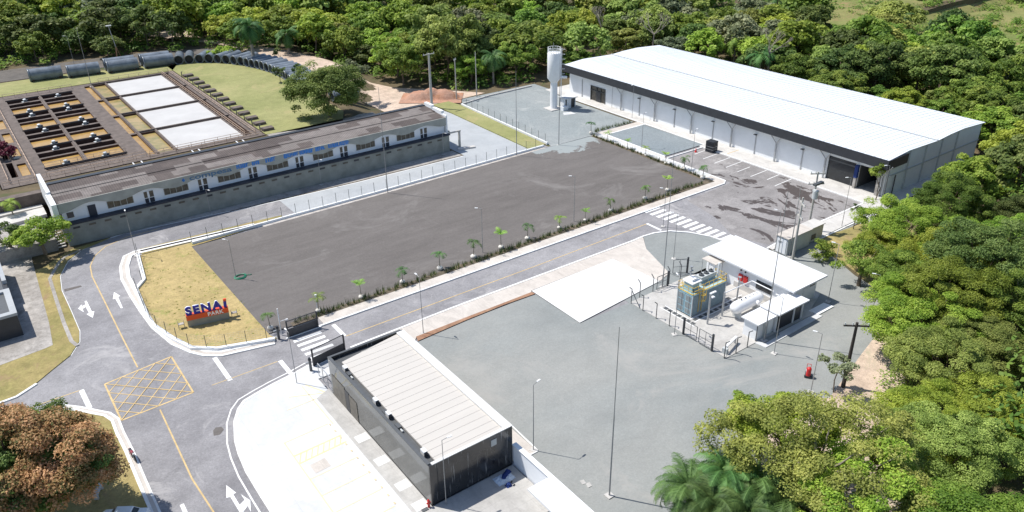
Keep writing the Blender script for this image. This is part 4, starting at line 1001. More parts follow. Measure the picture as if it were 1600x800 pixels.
t = thing('glass_screen', 'low glass screen between the entrance gate and the gatehouse', 'fence', (24.6, 68, .14))
for k in range(4): mk('post', MB().tube((0, -1+k*1.2, 0), (0, -1+k*1.2, 1.7), .04, n=6), M['steel'], t)
mk('rail', MB().box(-.04, .04, -1, 2.6, 1.65, 1.72).box(-.02, .02, -1, 2.6, .1, .15), M['steel'], t)

# ================================================================== SIGN
sx, sy, ang = 15.95, 89.75, -.21
t = thing('welcome_sign', 'blue letters SENAI above a red band reading PARK, standing on the dry lawn', 'sign', (sx, sy, .14), ang)
Lw = 4.9
mk('plinth', MB().box(0, Lw, 0, .55, 0, .95), M['signgrey'], t)
band = mk('red_band', MB().box(-.02, Lw+.02, -.06, .6, .95, 1.62), M['signred'], t)
text_mesh('park_lettering', 'PARK', .70, M['signwhite'], t, Matrix.Translation((2.45, -.08, 1.06)) @ FACE, .02, .02, space=1.12)
SEG = {'S': 0}
text_mesh('letter_outline', 'SENA', 1.50, M['signwhite'], t, Matrix.Translation((.05, .22, 1.66)) @ Matrix.Diagonal((1.0, 1, 1, 1)) @ FACE, .08, .085, space=1.24)
text_mesh('blue_lettering', 'SENA', 1.50, M['signblue'], t, Matrix.Translation((.05, .17, 1.66)) @ Matrix.Diagonal((1.0, 1, 1, 1)) @ FACE, .12, .066, space=1.24)
mk('blue_lettering', MB().prism([(0, 0), (.36, 0), (.42, .78), (.06, .78)], 0, .24), M['signblue'], t).data.transform(Matrix.Translation((4.45, .30, 1.68)) @ FACE)
mk('red_dot', MB().prism([(.07, .84), (.43, .84), (.45, 1.12), (.09, 1.12)], 0, .25), M['signred'], t).data.transform(Matrix.Translation((4.45, .30, 1.68)) @ FACE)
for x, lb in ((-.75, 'west'), (5.5, 'east')):
    f_ = MB().box(x-.35, x+.35, .0, .5, .55, .62)
    for a in (-.33, .33):
        for b_ in (.03, .45): f_.tube((x+a, b_, 0), (x+a, b_, .9), .03, n=5)
    mk('side_frame', f_, M['oldpave'], t)

# ================================================================== EQUIPMENT YARD
t = thing('switch_house', 'white equipment building with a flat white roof behind the pale blue container', 'building', (79.8, 54, 0))
mk('wall', MB().box(77.0, 82.7, 47.7, 60.8, .1, 3.4), M['whitewall'], t, world=True)
mk('roof', MB().box(76.3, 83.2, 46.7, 61.3, 3.4, 3.62), M['whroof2'], t, world=True)
mk('window', MB().box(76.93, 76.99, 50.2, 52.6, 1.3, 2.5), M['glassdk'], t, world=True)
mk('window', MB().box(81.3, 82.2, 47.62, 47.68, 2.2, 2.7), M['glassdk'], t, world=True)
mk('door', MB().box(79.9, 81.0, 47.62, 47.68, .1, 2.3), M['wmetal'], t, world=True)
mk('skirting', MB().box(76.9, 76.99, 47.7, 56, .1, .9), M['conc'], t, world=True)
t = thing('extinguisher_cabinet', 'red fire cabinet pair on the white building wall, left of the long window', 'cabinet', (76.85, 54.6, 1.35))
mk('box', MB().box(-.1, .1, .1, .7, 0, .95).box(-.1, .1, -.7, -.1, 0, .95), M['red'], t); mk('wall_lights', MB().box(-.05, .1, .4, .55, 1.4, 1.6).box(-.05, .1, -.3, -.15, 1.4, 1.6), M['black'], t)
t = thing('shelter', 'small beige flat canopy on thin posts beside the white building', 'canopy', (76.1, 59, .1))
mk('roof', MB().box(-1, .85, -1.2, 1.2, 2.85, 2.95), M['concbeige'], t)
for a, b_ in ((-.9, -1.1), (-.9, 1.1), (.5, -1.1), (.5, 1.1)): mk('post', MB().tube((a, b_, 0), (a, b_, 2.85), .05, n=6), M['steel'], t)
t = thing('open_shed', 'white-roofed shed with black open bays in front of the white building', 'shed', (74.5, 46.5, .1))
mk('wall', MB().box(-2.6, 2.6, 1.05, 1.2, 0, 2.6).box(-2.6, -2.45, -.9, 1.05, 0, 2.6).box(2.45, 2.6, -.9, 1.05, 0, 2.6).box(.8, .95, -.9, -.7, 0, 2.6), M['whitewall'], t)
mk('roof', MB().box(-2.9, 1.6, -1.4, 1.5, 2.6, 2.78).box(1.6, 2.9, -1.4, 1.1, 2.6, 2.76), M['whroof2'], t)
mk('bay_shade', MB().box(-2.45, .8, -.75, -.7, 0, 2.6).box(.95, 2.45, -.75, -.7, 0, 2.6), M['black'], t)  # black sheets across the open bays, painting the shade within
t = thing('small_hut', 'small white hut with a flat roof at the near corner of the equipment yard', 'hut', (70.1, 46.8, .1))
mk('wall', MB().box(-1.5, 1.5, -.95, .95, 0, 2.3), M['whitewall'], t); mk('roof', MB().box(-1.85, 1.75, -1.3, 1.2, 2.3, 2.45), M['whroof2'], t)
mk('door', MB().box(-.4, .5, -1.0, -.96, 0, 2.0), M['gbox'], t); mk('downpipe', MB().tube((-1.55, -1.0, 0), (-1.55, -1.0, 2.2), .06, n=6), M['dsteel'], t)
# container
t = thing('equipment_container', 'pale blue container with yellow railings and machinery on its roof', 'container', (69.5, 55.2, .1))
cb = MB(); 
mk('body', MB().box(-3.0, 3.05, -1.2, 1.2, .12, 3.0), M['boxshade'], t)
rb = MB()
for k in range(22): rb.box(-2.8+k*.27, -2.68+k*.27, -1.24, -1.2, .3, 2.85); rb.box(-2.8+k*.27, -2.68+k*.27, 1.2, 1.24, .3, 2.85)
mk('ribs', rb, M['boxshade'], t)
for s_ in (-1, 1):
    y_ = .6*s_; d = mk('container_door', MB().box(-3.07, -3.0, y_-.56, y_+.56, .2, 2.92), M['tealbox'], t)
    mk('panel', MB().box(-3.1, -3.07, y_-.44, y_+.44, .35, .95).box(-3.1, -3.07, y_-.44, y_+.44, 1.1, 1.9).box(-3.1, -3.07, y_-.44, y_+.44, 2.05, 2.8), M['gravel_far'], d)
    mk('lock_bar', MB().tube((-3.13, y_-.15, .25), (-3.13, y_-.15, 2.9), .025, n=5), M['steel'], d)
mk('corner_posts', MB().box(-3.09, -2.95, -1.26, -1.16, .0, 3.05).box(-3.09, -2.95, 1.16, 1.26, 0, 3.05).box(2.95, 3.1, -1.26, -1.16, 0, 3.05).box(2.95, 3.1, 1.16, 1.26, 0, 3.05), M['gbox'], t)
mk('roof_deck', MB().box(-3.1, 3.1, -1.27, 1.27, 3.0, 3.08), M['tealbox'], t)
def railbox(pts, z, h, mt, parent, kick=.25):
    mb = MB(); P = [Vector((*p, z)) for p in pts]
    for a, b in zip(P[:-1], P[1:]):
        n = max(1, round((b-a).length/.8))
        for i in range(n+1): p = a+(b-a)*i/n; mb.tube(p, p+Vector((0, 0, h)), .03, n=4)
        for q in (h, h*.5): mb.tube(a+Vector((0, 0, q)), b+Vector((0, 0, q)), .03, n=4)
        mb.tube(a+Vector((0, 0, kick/2)), b+Vector((0, 0, kick/2)), .06, n=4)
    return mk('railing', mb, M[mt], parent)
railbox([(-1.2, -1.22), (-3.05, -1.22), (-3.05, 1.22), (-.9, 1.22)], 3.08, 1.05, 'yel', t)
railbox([(-1.0, -1.22), (3.05, -1.22), (3.05, .6)], 3.08, 1.05, 'yel', t)
mk('ladder_cage', MB().path([(-1.9, -1.3, .4), (-1.9, -1.3, 4.0)], .035, n=4).path([(-1.4, -1.3, .4), (-1.4, -1.3, 4.0)], .035, n=4).path([(-1.9, -1.9, 2.2), (-1.9, -1.9, 4.0)], .03, n=4).path([(-1.4, -1.9, 2.2), (-1.4, -1.9, 4.0)], .03, n=4).path([(-2.0, -1.6, 2.2), (-1.65, -1.95, 2.2), (-1.3, -1.6, 2.2)], .05, n=4).path([(-2.0, -1.6, 3.0), (-1.65, -1.95, 3.0), (-1.3, -1.6, 3.0)], .05, n=4).path([(-2.0, -1.6, 3.8), (-1.65, -1.95, 3.8), (-1.3, -1.6, 3.8)], .05, n=4), M['yel'], t)
mc = mk('gas_cooler', MB().box(-2.6, -1.3, -.6, .7, 3.1, 4.3), M['tealbox'], t)
mk('hood', MB().prism([(-2.8, -.8), (-1.1, -.8), (-1.1, .9), (-2.8, .9)], 4.3, 4.42).prism([(-2.4, -.4), (-1.5, -.4), (-1.5, .5), (-2.4, .5)], 4.42, 4.75), M['wmetal'], mc)
mk('exhaust_stack', MB().tube((-1.9, .4, 4.7), (-1.9, .4, 6.0), .09, n=8).tube((-2.2, .4, 5.5), (-1.6, .4, 5.5), .12, n=8).tube((-1.9, .4, 6.0), (-1.9, .4, 6.15), .2, n=8), M['steel'], mc)
mc = mk('fan_unit', MB().box(-.4, 2.4, -.1, .9, 3.7, 4.2).box(-.3, -.2, -.1, .9, 3.08, 3.7).box(2.2, 2.3, -.1, .9, 3.08, 3.7).box(.9, 1.0, -.1, .9, 3.08, 3.7), M['gbox'], t)
for x in (.1, 1.0, 1.9): mk('fan', MB().tube((x, .4, 4.2), (x, .4, 4.4), .32, n=14).tube((x, .4, 4.4), (x, .4, 4.6), .1, n=6), M['dsteel'], mc)
mk('vertical_pipe', MB().tube((2.6, -.2, 3.08), (2.6, -.2, 5.4), .13, n=8), M['wmetal'], t)
mb = MB()
for k in range(10):
    x = 66.3+k*.95; mb.box(x, x+.6, 53.1, 53.6, .1, .115); 
for k in range(7): mb.box(65.4, 65.9, 52.6+k*.75, 53.15+k*.75, .1, .115); mb.box(73.6, 74.1, 54.0+k*.75, 54.5+k*.75, .1, .115)
struct('drain_grate', mb, M['dsteel'])
mb = MB().box(66.1, 75.9, 52.95, 53.05, .1, .118).box(66.1, 75.9, 53.7, 53.8, .1, .118).box(65.2, 65.3, 52.3, 57.9, .1, .118).box(66.0, 66.08, 53.9, 57.9, .1, .118)
struct('drain_frame', mb, M['whitewall'])
# gas tank
t = thing('gas_tank', 'white horizontal gas tank on saddles beside the small white hut', 'tank', (72.7, 50.6, .1))
prof_ = [(.02, -2.75), (.35, -2.7), (.62, -2.5), (.74, -2.2), (.78, -1.9), (.78, 1.9), (.74, 2.2), (.62, 2.5), (.35, 2.7), (.02, 2.75)]
s_ = mk('shell', MB().lathe(prof_, 24), M['wmetal'], t); s_.data.transform(Matrix.Translation((0, 0, 1.5)) @ Matrix.Rotation(pi/2, 4, 'Y'))
for x in (-1.7, 1.7): mk('saddle', MB().box(x-.12, x+.12, -.55, .55, 0, 1.0), M['gbox'], t)
for x in (-1.2, -.4, .3, 1.0, 1.7): mk('valve', MB().tube((x, 0, 2.25), (x, 0, 2.42), .09, n=8), M['dsteel'] if x < 0 else M['wmetal'], t)
mk('manway', MB().tube((1.0, -.7, 1.5), (1.0, -1.05, 1.5), .3, n=12), M['wmetal'], t)
# lamp and pipe rack posts inside the yard
t = thing('pipe_rack', 'galvanised post carrying white lamps beside the pale blue container', 'post', (66.95, 51.75, .1)); mk('post', MB().tube((0, 0, 0), (0, 0, 4.3), .12, n=8), M['steel'], t); mk('lamp', MB().box(-.1, .9, -.12, .12, 4.2, 4.35), M['wmetal'], t); mk('lamp', MB().box(.1, .7, -.2, .2, 3.6, 3.68), M['wmetal'], t)
t = thing('pipe_rack', 'galvanised post joined by a white pipe to the gas tank', 'post', (69.8, 51.9, .1)); mk('post', MB().tube((0, 0, 0), (0, 0, 3.4), .12, n=8), M['steel'], t); mk('pipe', MB().path([(0, 0, 3.3), (5.5, .2, 3.0), (5.6, -3.0, 2.9)], .07, n=6), M['wmetal'], t)
t = thing('pipe_rack', 'galvanised post standing between the gas tank and the red cabinets', 'post', (73.9, 53.0, .1)); mk('post', MB().tube((0, 0, 0), (0, 0, 3.6), .1, n=8), M['steel'], t); mk('cap', MB().box(-.2, .2, -.2, .2, 3.6, 3.66), M['steel'], t)
t = thing('bench_rack', 'low white pipe stand at the near edge of the equipment pad', 'stand', (65.2, 46.7, .1), .25); mk('beam', MB().box(-1.3, 1.3, -.15, .15, .75, .9), M['wmetal'], t)
for x in (-1.1, 1.1): mk('leg', MB().box(x-.06, x+.06, -.12, .12, 0, .75), M['steel'], t)
mk('block', MB().box(-1.7, -1.3, -.3, .3, 0, .7), M['gbox'], t)
# fence posts with bent tops
FP = [(63.1, 61.0, 0), (63.0, 58.8, 0), (63.0, 56.5, 0), (63.0, 54.3, 0), (62.95, 45.75, 1), (64.8, 45.6, 1), (66.8, 45.6, 1), (65.0, 61.4, 2), (67.4, 61.4, 2), (70.6, 61.6, 2), (72.8, 61.6, 2)]
t = thing('fence', 'row of bent-topped steel fence posts round the equipment pad', 'fence', (63, 52, .05))
for x, y, s_ in FP:
    o_ = [(-.45, 0), (0, -.45), (0, .45)][s_]; mk('post', MB().path([(x-63, y-52, 0), (x-63, y-52, 2.1), (x-63+o_[0], y-52+o_[1], 2.5)], .06, n=6), M['dsteel'], t)
mk('brace', MB().path([(.1, 9.0, 1.9), (.1, 7.4, 0)], .05, n=5), M['dsteel'], t); mk('brace', MB().path([(-.05, -6.3, .0), (1.8, -6.4, 1.5)], .04, n=4), M['dsteel'], t)
def wgate(label, x, y, rz, L=1.9, h=2.0):
    t = thing('wire_gate', label, 'gate', (x, y, .08), rz)
    mk('frame', MB().path([(0, 0, .15), (L, 0, .15), (L, 0, h), (0, 0, h), (0, 0, .15)], .045, n=5).path([(L/2, 0, .15), (L/2, 0, h)], .03, n=4).path([(0, 0, h/2), (L, 0, h/2)], .03, n=4), M['dsteel'], t)
    mk('gate_post', MB().box(-.22, -.02, -.1, .1, 0, h+.25), M['black'], t)
    wb = MB()
    for k in range(12): wb.tube((k*L/12, 0, .15), (k*L/12, 0, h), .006, n=3)
    mk('wire_mesh', wb, M['steel'], t); return t
wgate('dark steel gate leaf, left one of the pair facing the gravel yard', 63.0, 51.9, -pi/2)
wgate('dark steel gate leaf, right one of the pair facing the gravel yard', 62.95, 47.7, pi/2)
wgate('dark steel gate leaf on the north side beside the white slab', 69.9, 61.3, pi)
wgate('dark steel gate leaf behind the container near the beige canopy', 74.6, 62.2, pi-.5, h=2.2)
t = thing('handcart', 'red fire hose trolley standing on the gravel yard', 'trolley', G(1262, 588)+(.03,), .6)
mk('base', MB().box(-.5, .55, -.3, .3, .12, .3), M['black'], t); mk('tank', MB().tube((-.25, 0, .3), (-.25, 0, 1.15), .26, n=14).lathe([(.26, 1.15), (.18, 1.3), (.02, 1.35)], 14, (-.25, 0, 0)), M['red'], t)
mk('handle', MB().path([(.45, -.2, .3), (.6, -.2, 1.2), (.6, .2, 1.2), (.45, .2, .3)], .03, n=5), M['red'], t); mk('box', MB().box(-.0, .5, -.25, .25, .3, .55), M['gbox'], t)
for y in (-.34, .34): mk('wheel', MB().tube((-.3, y-.04, .15), (-.3, y+.04, .15), .15, n=12), M['tyre'], t)

# ================================================================== TRANSFORMER STATION
t = thing('transformer_kiosk', 'pale grey substation kiosk with vent louvres at the edge of the parking area', 'kiosk', (92.3, 58.0, .1))
mk('body', MB().box(-2.7, 2.6, -.9, .95, 0, 2.55), M['gbox'], t); mk('roof', MB().box(-2.85, 2.75, -1.05, 1.1, 2.55, 2.68), M['concbeige'], t)
mk('front_door', MB().box(-2.76, -2.71, -.7, .8, .1, 2.3), M['whitewall'], t); mk('notice', MB().box(-2.79, -2.77, .0, .6, 1.8, 1.88).box(-2.79, -2.77, .1, .6, 1.62, 1.68), M['dsteel'], t)
mk('annex', MB().box(2.8, 6.3, -.5, 1.25, 0, 2.3), M['gbox'], t); mk('annex_roof', MB().box(2.76, 6.45, -.65, 1.4, 2.3, 2.42), M['conc'], t)
mk('louvre', MB().box(3.6, 4.6, -.56, -.51, .4, 1.2), M['dsteel'], t)
def upole(name, lab, x, y, h, mt, arms, r=.2, cat='utility pole', z=0, lean=(0, 0)):
    t = thing(name, lab, cat, (x, y, z)); mk('pole', MB().tube((0, 0, 0), (lean[0], lean[1], h), r, r*.6, n=8), M[mt], t)
    for (z_, L, rz) in arms:
        mk('crossarm', MB().rbox(lean[0]*z_/h, lean[1]*z_/h, z_-.08, z_+.08, L, .14, rz), M[mt], t)
        ib = MB()
        for q in (-.45, -.15, .45): cx, cy = lean[0]*z_/h+cos(rz)*L*q, lean[1]*z_/h+sin(rz)*L*q; ib.tube((cx, cy, z_+.08), (cx, cy, z_+.35), .06, n=6)
        mk('insulator', ib, M['gbox'], t)
    return t
upole('utility_pole', 'concrete utility pole with a transformer arm in front of the grey kiosk', 89.5, 55.9, 9.5, 'concpole', [(8.6, 2.6, .9), (6.6, 2.2, .9)])
t = upole('utility_pole', 'concrete utility pole with switchgear rising behind the grey kiosk', 99.3, 60.3, 9.5, 'concpole', [(9.2, 2.2, -.6), (7.6, 2.4, -.6)])
mk('transformer', MB().tube((-.6, -.5, 5.6), (-.6, -.5, 6.8), .42, n=12).box(-.9, -.3, -.9, -.1, 6.8, 6.9), M['gbox'], t); mk('switchgear', MB().box(-1.2, .8, -.7, -.2, 7.7, 8.0), M['dsteel'], t)
upole('utility_pole', 'dark wooden utility pole with a single crossarm at the forest edge', 68.9, 34.5, 8.2, 'woodpole', [(7.8, 2.6, -.72)], r=.24)
upole('utility_pole', 'tall concrete pole beside the red soil mound', 87.3, 150, 12.4, 'concpole', [(12.2, 3.0, .1)], r=.35)
upole('utility_pole', 'thin concrete pole between the forest and the soil mound', 100.5, 151.5, 10.5, 'concpole', [], r=.14)
upole('utility_pole', 'grey concrete pole against the dark trees right of the soil mound', 95.5, 152.5, 9.5, 'concpole', [(9.3, 1.2, .6)], r=.17)

# ================================================================== SMALL THINGS
t = thing('crate_stack', 'stack of dark plastic crates under the warehouse eave on the first parking bay', 'crates', (114.7, 92.6, 0), .08)
for k in range(4):
    z = .1+k*.53; c_ = mk('crate', MB().box(-.75, .75, -.85, .85, z, z+.46), M['blackpl'], t)
    rb = MB()
    for i in range(6): rb.box(-.78, -.75, -.8+i*.29, -.66+i*.29, z+.03, z+.43); rb.box(-.7+i*.25, -.58+i*.25, -.88, -.85, z+.03, z+.43)
    mk('ribs', rb, M['blackpl'], c_)
mk('strap', MB().box(-.79, .79, -.89, .89, .6, .64).box(-.79, .79, -.89, .89, 1.12, 1.16), M['steel'], t)
mk('pallet', MB().box(-.8, .8, -.9, .9, 0, .1), M['dsteel'], t)
t = thing('traffic_cone', 'red traffic cone standing beside the dark crate stack', 'cone', (112.2, 94.2, .01)); mk('cone', MB().lathe([(.2, .04), (.03, .75), (.01, .75)], 12), M['red'], t); mk('foot', MB().box(-.26, .26, -.26, .26, 0, .04), M['red'], t)
t = thing('hose_coil', 'green hose coil lying on the dark gravel lot', 'hose', G(376, 434)+(.14,))
hb = MB()
for q in range(3):
    r_ = .75-.1*q; P = [(r_*cos(a)*1.1+.05*sin(3*a+q), r_*sin(a)+.05*cos(2*a), .05+.05*q) for a in [2*pi*i/20 for i in range(21)]]; hb.path(P, .05, n=5)
mk('coil', hb, M['green'], t); mk('hose_end', MB().path([(.7, 0, .05), (1.3, -.3, .05), (1.5, -.2, .05)], .05, n=5), M['green'], t)
t = thing('motorcycle', 'small dark red motorcycle parked against the kerb of the junction', 'motorcycle', G(209, 717)+(.06,), math.atan2(-1, .1))
for x in (-.62, .62):
    wb = MB(); n_ = 18
    for i in range(n_): a = 2*pi*i/n_; b_ = 2*pi*(i+1)/n_; wb.tube((x+.26*cos(a), 0, .3+.26*sin(a)), (x+.26*cos(b_), 0, .3+.26*sin(b_)), .055, n=6)
    w_ = mk('wheel', wb, M['tyre'], t); mk('hub', MB().tube((x, -.05, .3), (x, .05, .3), .08, n=8), M['steel'], w_)
mk('body', MB().box(-.55, .1, -.12, .12, .5, .7).box(-.75, -.35, -.1, .1, .68, .8).tube((-.1, 0, .8), (.35, 0, .85), .17, .12, n=10), M['maroon'], t)
mk('seat', MB().box(-.6, .0, -.13, .13, .78, .88), M['black'], t); mk('engine', MB().box(-.15, .25, -.14, .14, .28, .55), M['dsteel'], t)
mk('handlebar', MB().path([(.35, -.35, 1.05), (.42, 0, .98), (.35, .35, 1.05)], .025, n=5), M['dsteel'], t); mk('fork', MB().tube((.42, .08, 1.0), (.62, .08, .3), .03, n=5).tube((.42, -.08, 1.0), (.62, -.08, .3), .03, n=5), M['steel'], t)
mk('headlight', MB().tube((.48, 0, .88), (.58, 0, .88), .09, n=10), M['wmetal'], t)
# car at the bottom edge
def car(name, lab, x, y, rz, mt):
    t = thing(name, lab, 'car', (x, y, .08), rz)
    sec = [(-2.0, .35, .75, .70), (-1.85, .3, .95, .78), (-1.2, .28, 1.02, .82), (-.75, .28, 1.45, .64), (.55, .28, 1.47, .64), (1.1, .28, 1.0, .80), (1.8, .3, .9, .78), (2.1, .35, .65, .68)]
    vs = []
    for X, zl, zt, hw in sec:
        wl_ = .84
        vs += [(X, -wl_*.95, zl), (X, -wl_, (zl+.8)/2+.1), (X, -min(hw+.08, wl_), min(zt, .95)), (X, -hw+.05, zt), (X, hw-.05, zt), (X, min(hw+.08, wl_), min(zt, .95)), (X, wl_, (zl+.8)/2+.1), (X, wl_*.95, zl)]
    fs = []
    for i in range(len(sec)-1):
        for j in range(7): a = 8*i+j; fs.append((a, a+8, a+9, a+1))
        fs.append((8*i+7, 8*i+15, 8*i+8, 8*i))
    fs += [tuple(range(8)), tuple(range(8*(len(sec)-1)+7, 8*(len(sec)-1)-1, -1))]
    mk('body', MB().add(vs, fs, 0, False), M[mt], t)
    mk('windscreen', MB().add([(.62, -.56, 1.42), (.62, .56, 1.42), (1.12, .68, 1.03), (1.12, -.68, 1.03)], [(0, 1, 2, 3)]).add([(-.8, -.56, 1.40), (-.8, .56, 1.40), (-1.2, .7, 1.05), (-1.2, -.7, 1.05)], [(3, 2, 1, 0)]), M['glassdk'], t)
    mk('side_window', MB().add([(-.7, s*.665, 1.38) for s in (1,)]+[(.5, .665, 1.38), (.95, .80, 1.0), (-1.05, .80, 1.0)], [(0, 1, 2, 3)]).add([(-.7, -.665, 1.38), (.5, -.665, 1.38), (.95, -.80, 1.0), (-1.05, -.80, 1.0)], [(3, 2, 1, 0)]), M['glassdk'], t)
    for X in (-1.3, 1.35):
        for s in (-1, 1):
            w_ = mk('wheel', MB().tube((X, s*.72, .31), (X, s*.9, .31), .31, n=16), M['tyre'], t); mk('rim', MB().tube((X, s*.9, .31), (X, s*.915, .31), .18, n=12), M['steel'], w_)
    for s in (-1, 1): mk('headlight', MB().box(2.0, 2.1, s*.55-.15, s*.55+.15, .62, .76), M['wmetal'], t)
    return t
car('parked_car', 'white car parked on the grass at the bottom edge, mostly out of view', *G(192, 806, 1.0), 2.55, 'wmetal')
t = thing('bench', 'pale concrete bench in the shade of the rusty tree', 'bench', G(155, 773)+(.1,), 1.1); mk('seat', MB().box(-.9, .9, -.22, .22, .4, .5), M['conc'], t)
for x in (-.65, .65): mk('leg', MB().box(x-.1, x+.1, -.2, .2, 0, .4), M['conc'], t)
# house and yard lamps far behind
t = thing('far_house', 'small pale house far off among the trees at the top left', 'house', (143, 334, .6))
mk('wall', MB().box(-5, 5, -3.5, 3.5, 0, 4.2), M['conc'], t); mk('roof', MB().add([(-5.4, -3.9, 4.2), (5.4, -3.9, 4.2), (5.4, 3.9, 4.2), (-5.4, 3.9, 4.2), (-5.4, 0, 5.4), (5.4, 0, 5.4)], [(0, 1, 5, 4), (2, 3, 4, 5), (1, 2, 5), (3, 0, 4)]), M['gbox'], t)
for x in (-3, .5, 3.2): mk('window', MB().box(x-.6, x+.6, -3.56, -3.51, 1.4, 2.6), M['glassdk'], t)

# soil mound
mb = MB(); n_ = 34; vs = []; R6 = random.Random(11)
for j in range(n_+1):
    for i in range(n_+1):
        u = 2*i/n_-1; v = 2*j/n_-1
        d1 = ((u+.35)**2*3.4+v*v*3); d2 = ((u-.35)**2*3.0+(v-.1)**2*2.6)
        z = max(0, 1-d1)**.8*2.3+max(0, 1-d2)**.8*2.6; z = min(z*.72, 2.2)+(R6.uniform(-.12, .12) if z > .1 else 0)
        vs.append((u*7.2*cos(-.65)-v*4.2*sin(-.65), u*7.2*sin(-.65)+v*4.2*cos(-.65), z-.04))
mb.add(vs, [(j*(n_+1)+i, j*(n_+1)+i+1, (j+1)*(n_+1)+i+1, (j+1)*(n_+1)+i) for j in range(n_) for i in range(n_)], 0, True)
o = mk('soil_mound', mb, M['mound'], None, (91.5, 157.0, .2)); tag(o, 'heap of reddish soil behind the concrete pole beside the dirt road', 'soil heap')

# ================================================================== LAMP POSTS
def lamp0():
    t = thing('lamp_post', 'TMP', 'lamp post', (0, 0, 0), group='slim grey lamp posts with one arm')
    mk('pole', MB().tube((0, 0, .0), (0, 0, 7.8), .048, .03, n=8), M['lamp'], t)
    mk('arm', MB().path([(0, 0, 7.8), (.6, 0, 7.9)], .03, n=6), M['lamp'], t)
    mk('lamp_head', MB().box(.5, .95, -.08, .08, 7.87, 7.94), M['wmetal'], t)
    mk('base_plate', MB().box(-.3, .3, -.3, .3, -.02, .08), M['conc'], t)
    return t
LP = [(36.2, 46.7, .2, 1, 'lamp post at the tip of the beige apron east of the gatehouse'), (25.6, 45.7, -.1, .95, 'lamp post in front of the dark southern wall of the gatehouse'),
 (22.1, 70.9, 1.6, .85, 'lamp post on the white concrete just inside the entrance, by the gatehouse'), (38.3, 71.1, 1.6, 1, 'lamp post at the near end of the red soil strip'),
 (15.7, 114.3, -1.7, .95, 'lamp post at the bend of the road by the dry lawn corner'), (24.9, 98.6, 2.2, .75, 'lamp post behind the sign on the dark gravel lot'),
 (73.3, 84.3, 2.4, .97, 'lamp post on the dark lot beside a light green palm'), (56.0, 84.2, 2.4, .9, 'lamp post on the dark lot halfway along the plant bed'),
 (105.5, 102.0, .2, .88, 'lamp post on the white stone strip beside the blue-grey gravel'), (117.4, 116.9, -2.9, .93, 'lamp post close to the warehouse wall at the corner of the plant bed'),
 (119.0, 125.0, -2.9, .87, 'lamp post in front of the warehouse right of the glass entrance'), (103.4, 87.4, .3, 1, 'lamp post at the palm bed corner by the first parking bays'),
 (83.0, 74.6, 2.2, .8, 'lamp post on the kerb of the gravel island by the zebra crossing'), (76.4, 66.2, 2.2, .9, 'lamp post on the gravel island behind the container'),
 (104.5, 58.0, 2.7, 1.02, 'lamp post on the pale pavement at the parking area corner'), (112.9, 56.9, 2.7, 1.05, 'lamp post by the round-headed palm near the warehouse corner'),
 (84.3, 40.7, 2.2, .75, 'lamp post among the leaves at the right edge of the gravel yard'), (68.2, 42.9, 1.7, .95, 'lamp post on the gravel in front of the open shed'),
 (65.3, 36.0, 2.0, .95, 'lamp post at the gravel edge behind the big pale green tree'), (62.1, 52.6, 1.2, 1.0, 'lamp post on the gravel by the left gate leaf of the equipment yard'),
 (83.2, 46.0, 1.9, 1.05, 'lamp post beside the small white slab and the white building'), (48.5, 123.2, -1.2, .6, 'short lamp post against the middle of the old building plinth'),
 (73.5, 122.9, -1.2, .55, 'short lamp post at the right end of the old building plinth'), (29.0, 122.5, -1.2, .55, 'short lamp post at the left part of the old building plinth'),
 (89.0, 58.6, 2.0, .85, 'lamp post beside the white front of the grey kiosk')]
tL = lamp0(); trL = treeof(tL)
for k, (x, y, rz, s, lb) in enumerate(LP):
    if k == 0: tL.location = (x, y, .05); tL.rotation_euler = (0, 0, rz); tL.scale = (1, 1, s); tL['label'] = lb
    else: dup(tL, trL, (x, y, .05), rz, lb, sc=(1, 1, s))
def mast0():
    t = thing('lightning_mast', 'TMP', 'mast', (0, 0, 0), group='tall thin bare masts')
    mk('lower_pole', MB().tube((0, 0, 0), (0, 0, 9), .075, .06, n=8), M['lamp'], t); mk('upper_pole', MB().tube((0, 0, 9), (0, 0, 18.0), .05, .03, n=6), M['lamp'], t)
    mk('base_plate', MB().box(-.35, .35, -.35, .35, -.02, .1), M['conc'], t); return t
tM = mast0(); trM = treeof(tM)
for k, (x, y, s, lb) in enumerate(((44.3, 36.7, 1, 'tall mast alone in the middle of the large gravel yard'), (55.85, 112.5, 1.02, 'tall mast at the back edge of the dark lot beside the fence'), (94.0, 113.2, .95, 'tall mast in front of the water tower at the gravel edge'), (69.3, 61.5, 1.06, 'tall mast between the white slab and the container'), (69.5, 45.3, 1.06, 'tall mast beside the small white hut'), (84.0, 113.6, .9, 'tall mast by the wire fence left of the water tower'), (90.0, 56.8, .6, 'shorter mast leaning by the grey kiosk'), (28, 205, .75, 'thin mast standing over the pale basin covers'))):
    z = 3.5 if y > 150 else .03
    if k == 0: pos_ = [G(952, 775)]; tM.location = (*pos_[0], z); tM['label'] = lb
    else: dup(tM, trM, (x, y, z), 0, lb, sc=(1, 1, s))
dup(tL, trL, (*G(118, 108, 3.5), 3.5), 2.6, 'street lamp against the dark trees behind the leftmost pipes', sc=(1, 1, 1.05))
t = thing('tripod_mast', 'rusty three-legged mast against the dark trees behind the paired pipes', 'mast', (*G(187, 98, 3.5), 3.5))
for a in (0, 2.1, 4.2): mk('leg', MB().tube((1.0*cos(a), 1.0*sin(a), 0), (0, 0, 4.2), .09, n=5), M['rusty'], t)
mk('pole', MB().tube((0, 0, 4.0), (-.6, 0, 9.5), .09, n=6), M['steel'], t); mk('lamp_head', MB().box(-1.2, .1, -.2, .2, 9.4, 9.6), M['wmetal'], t)
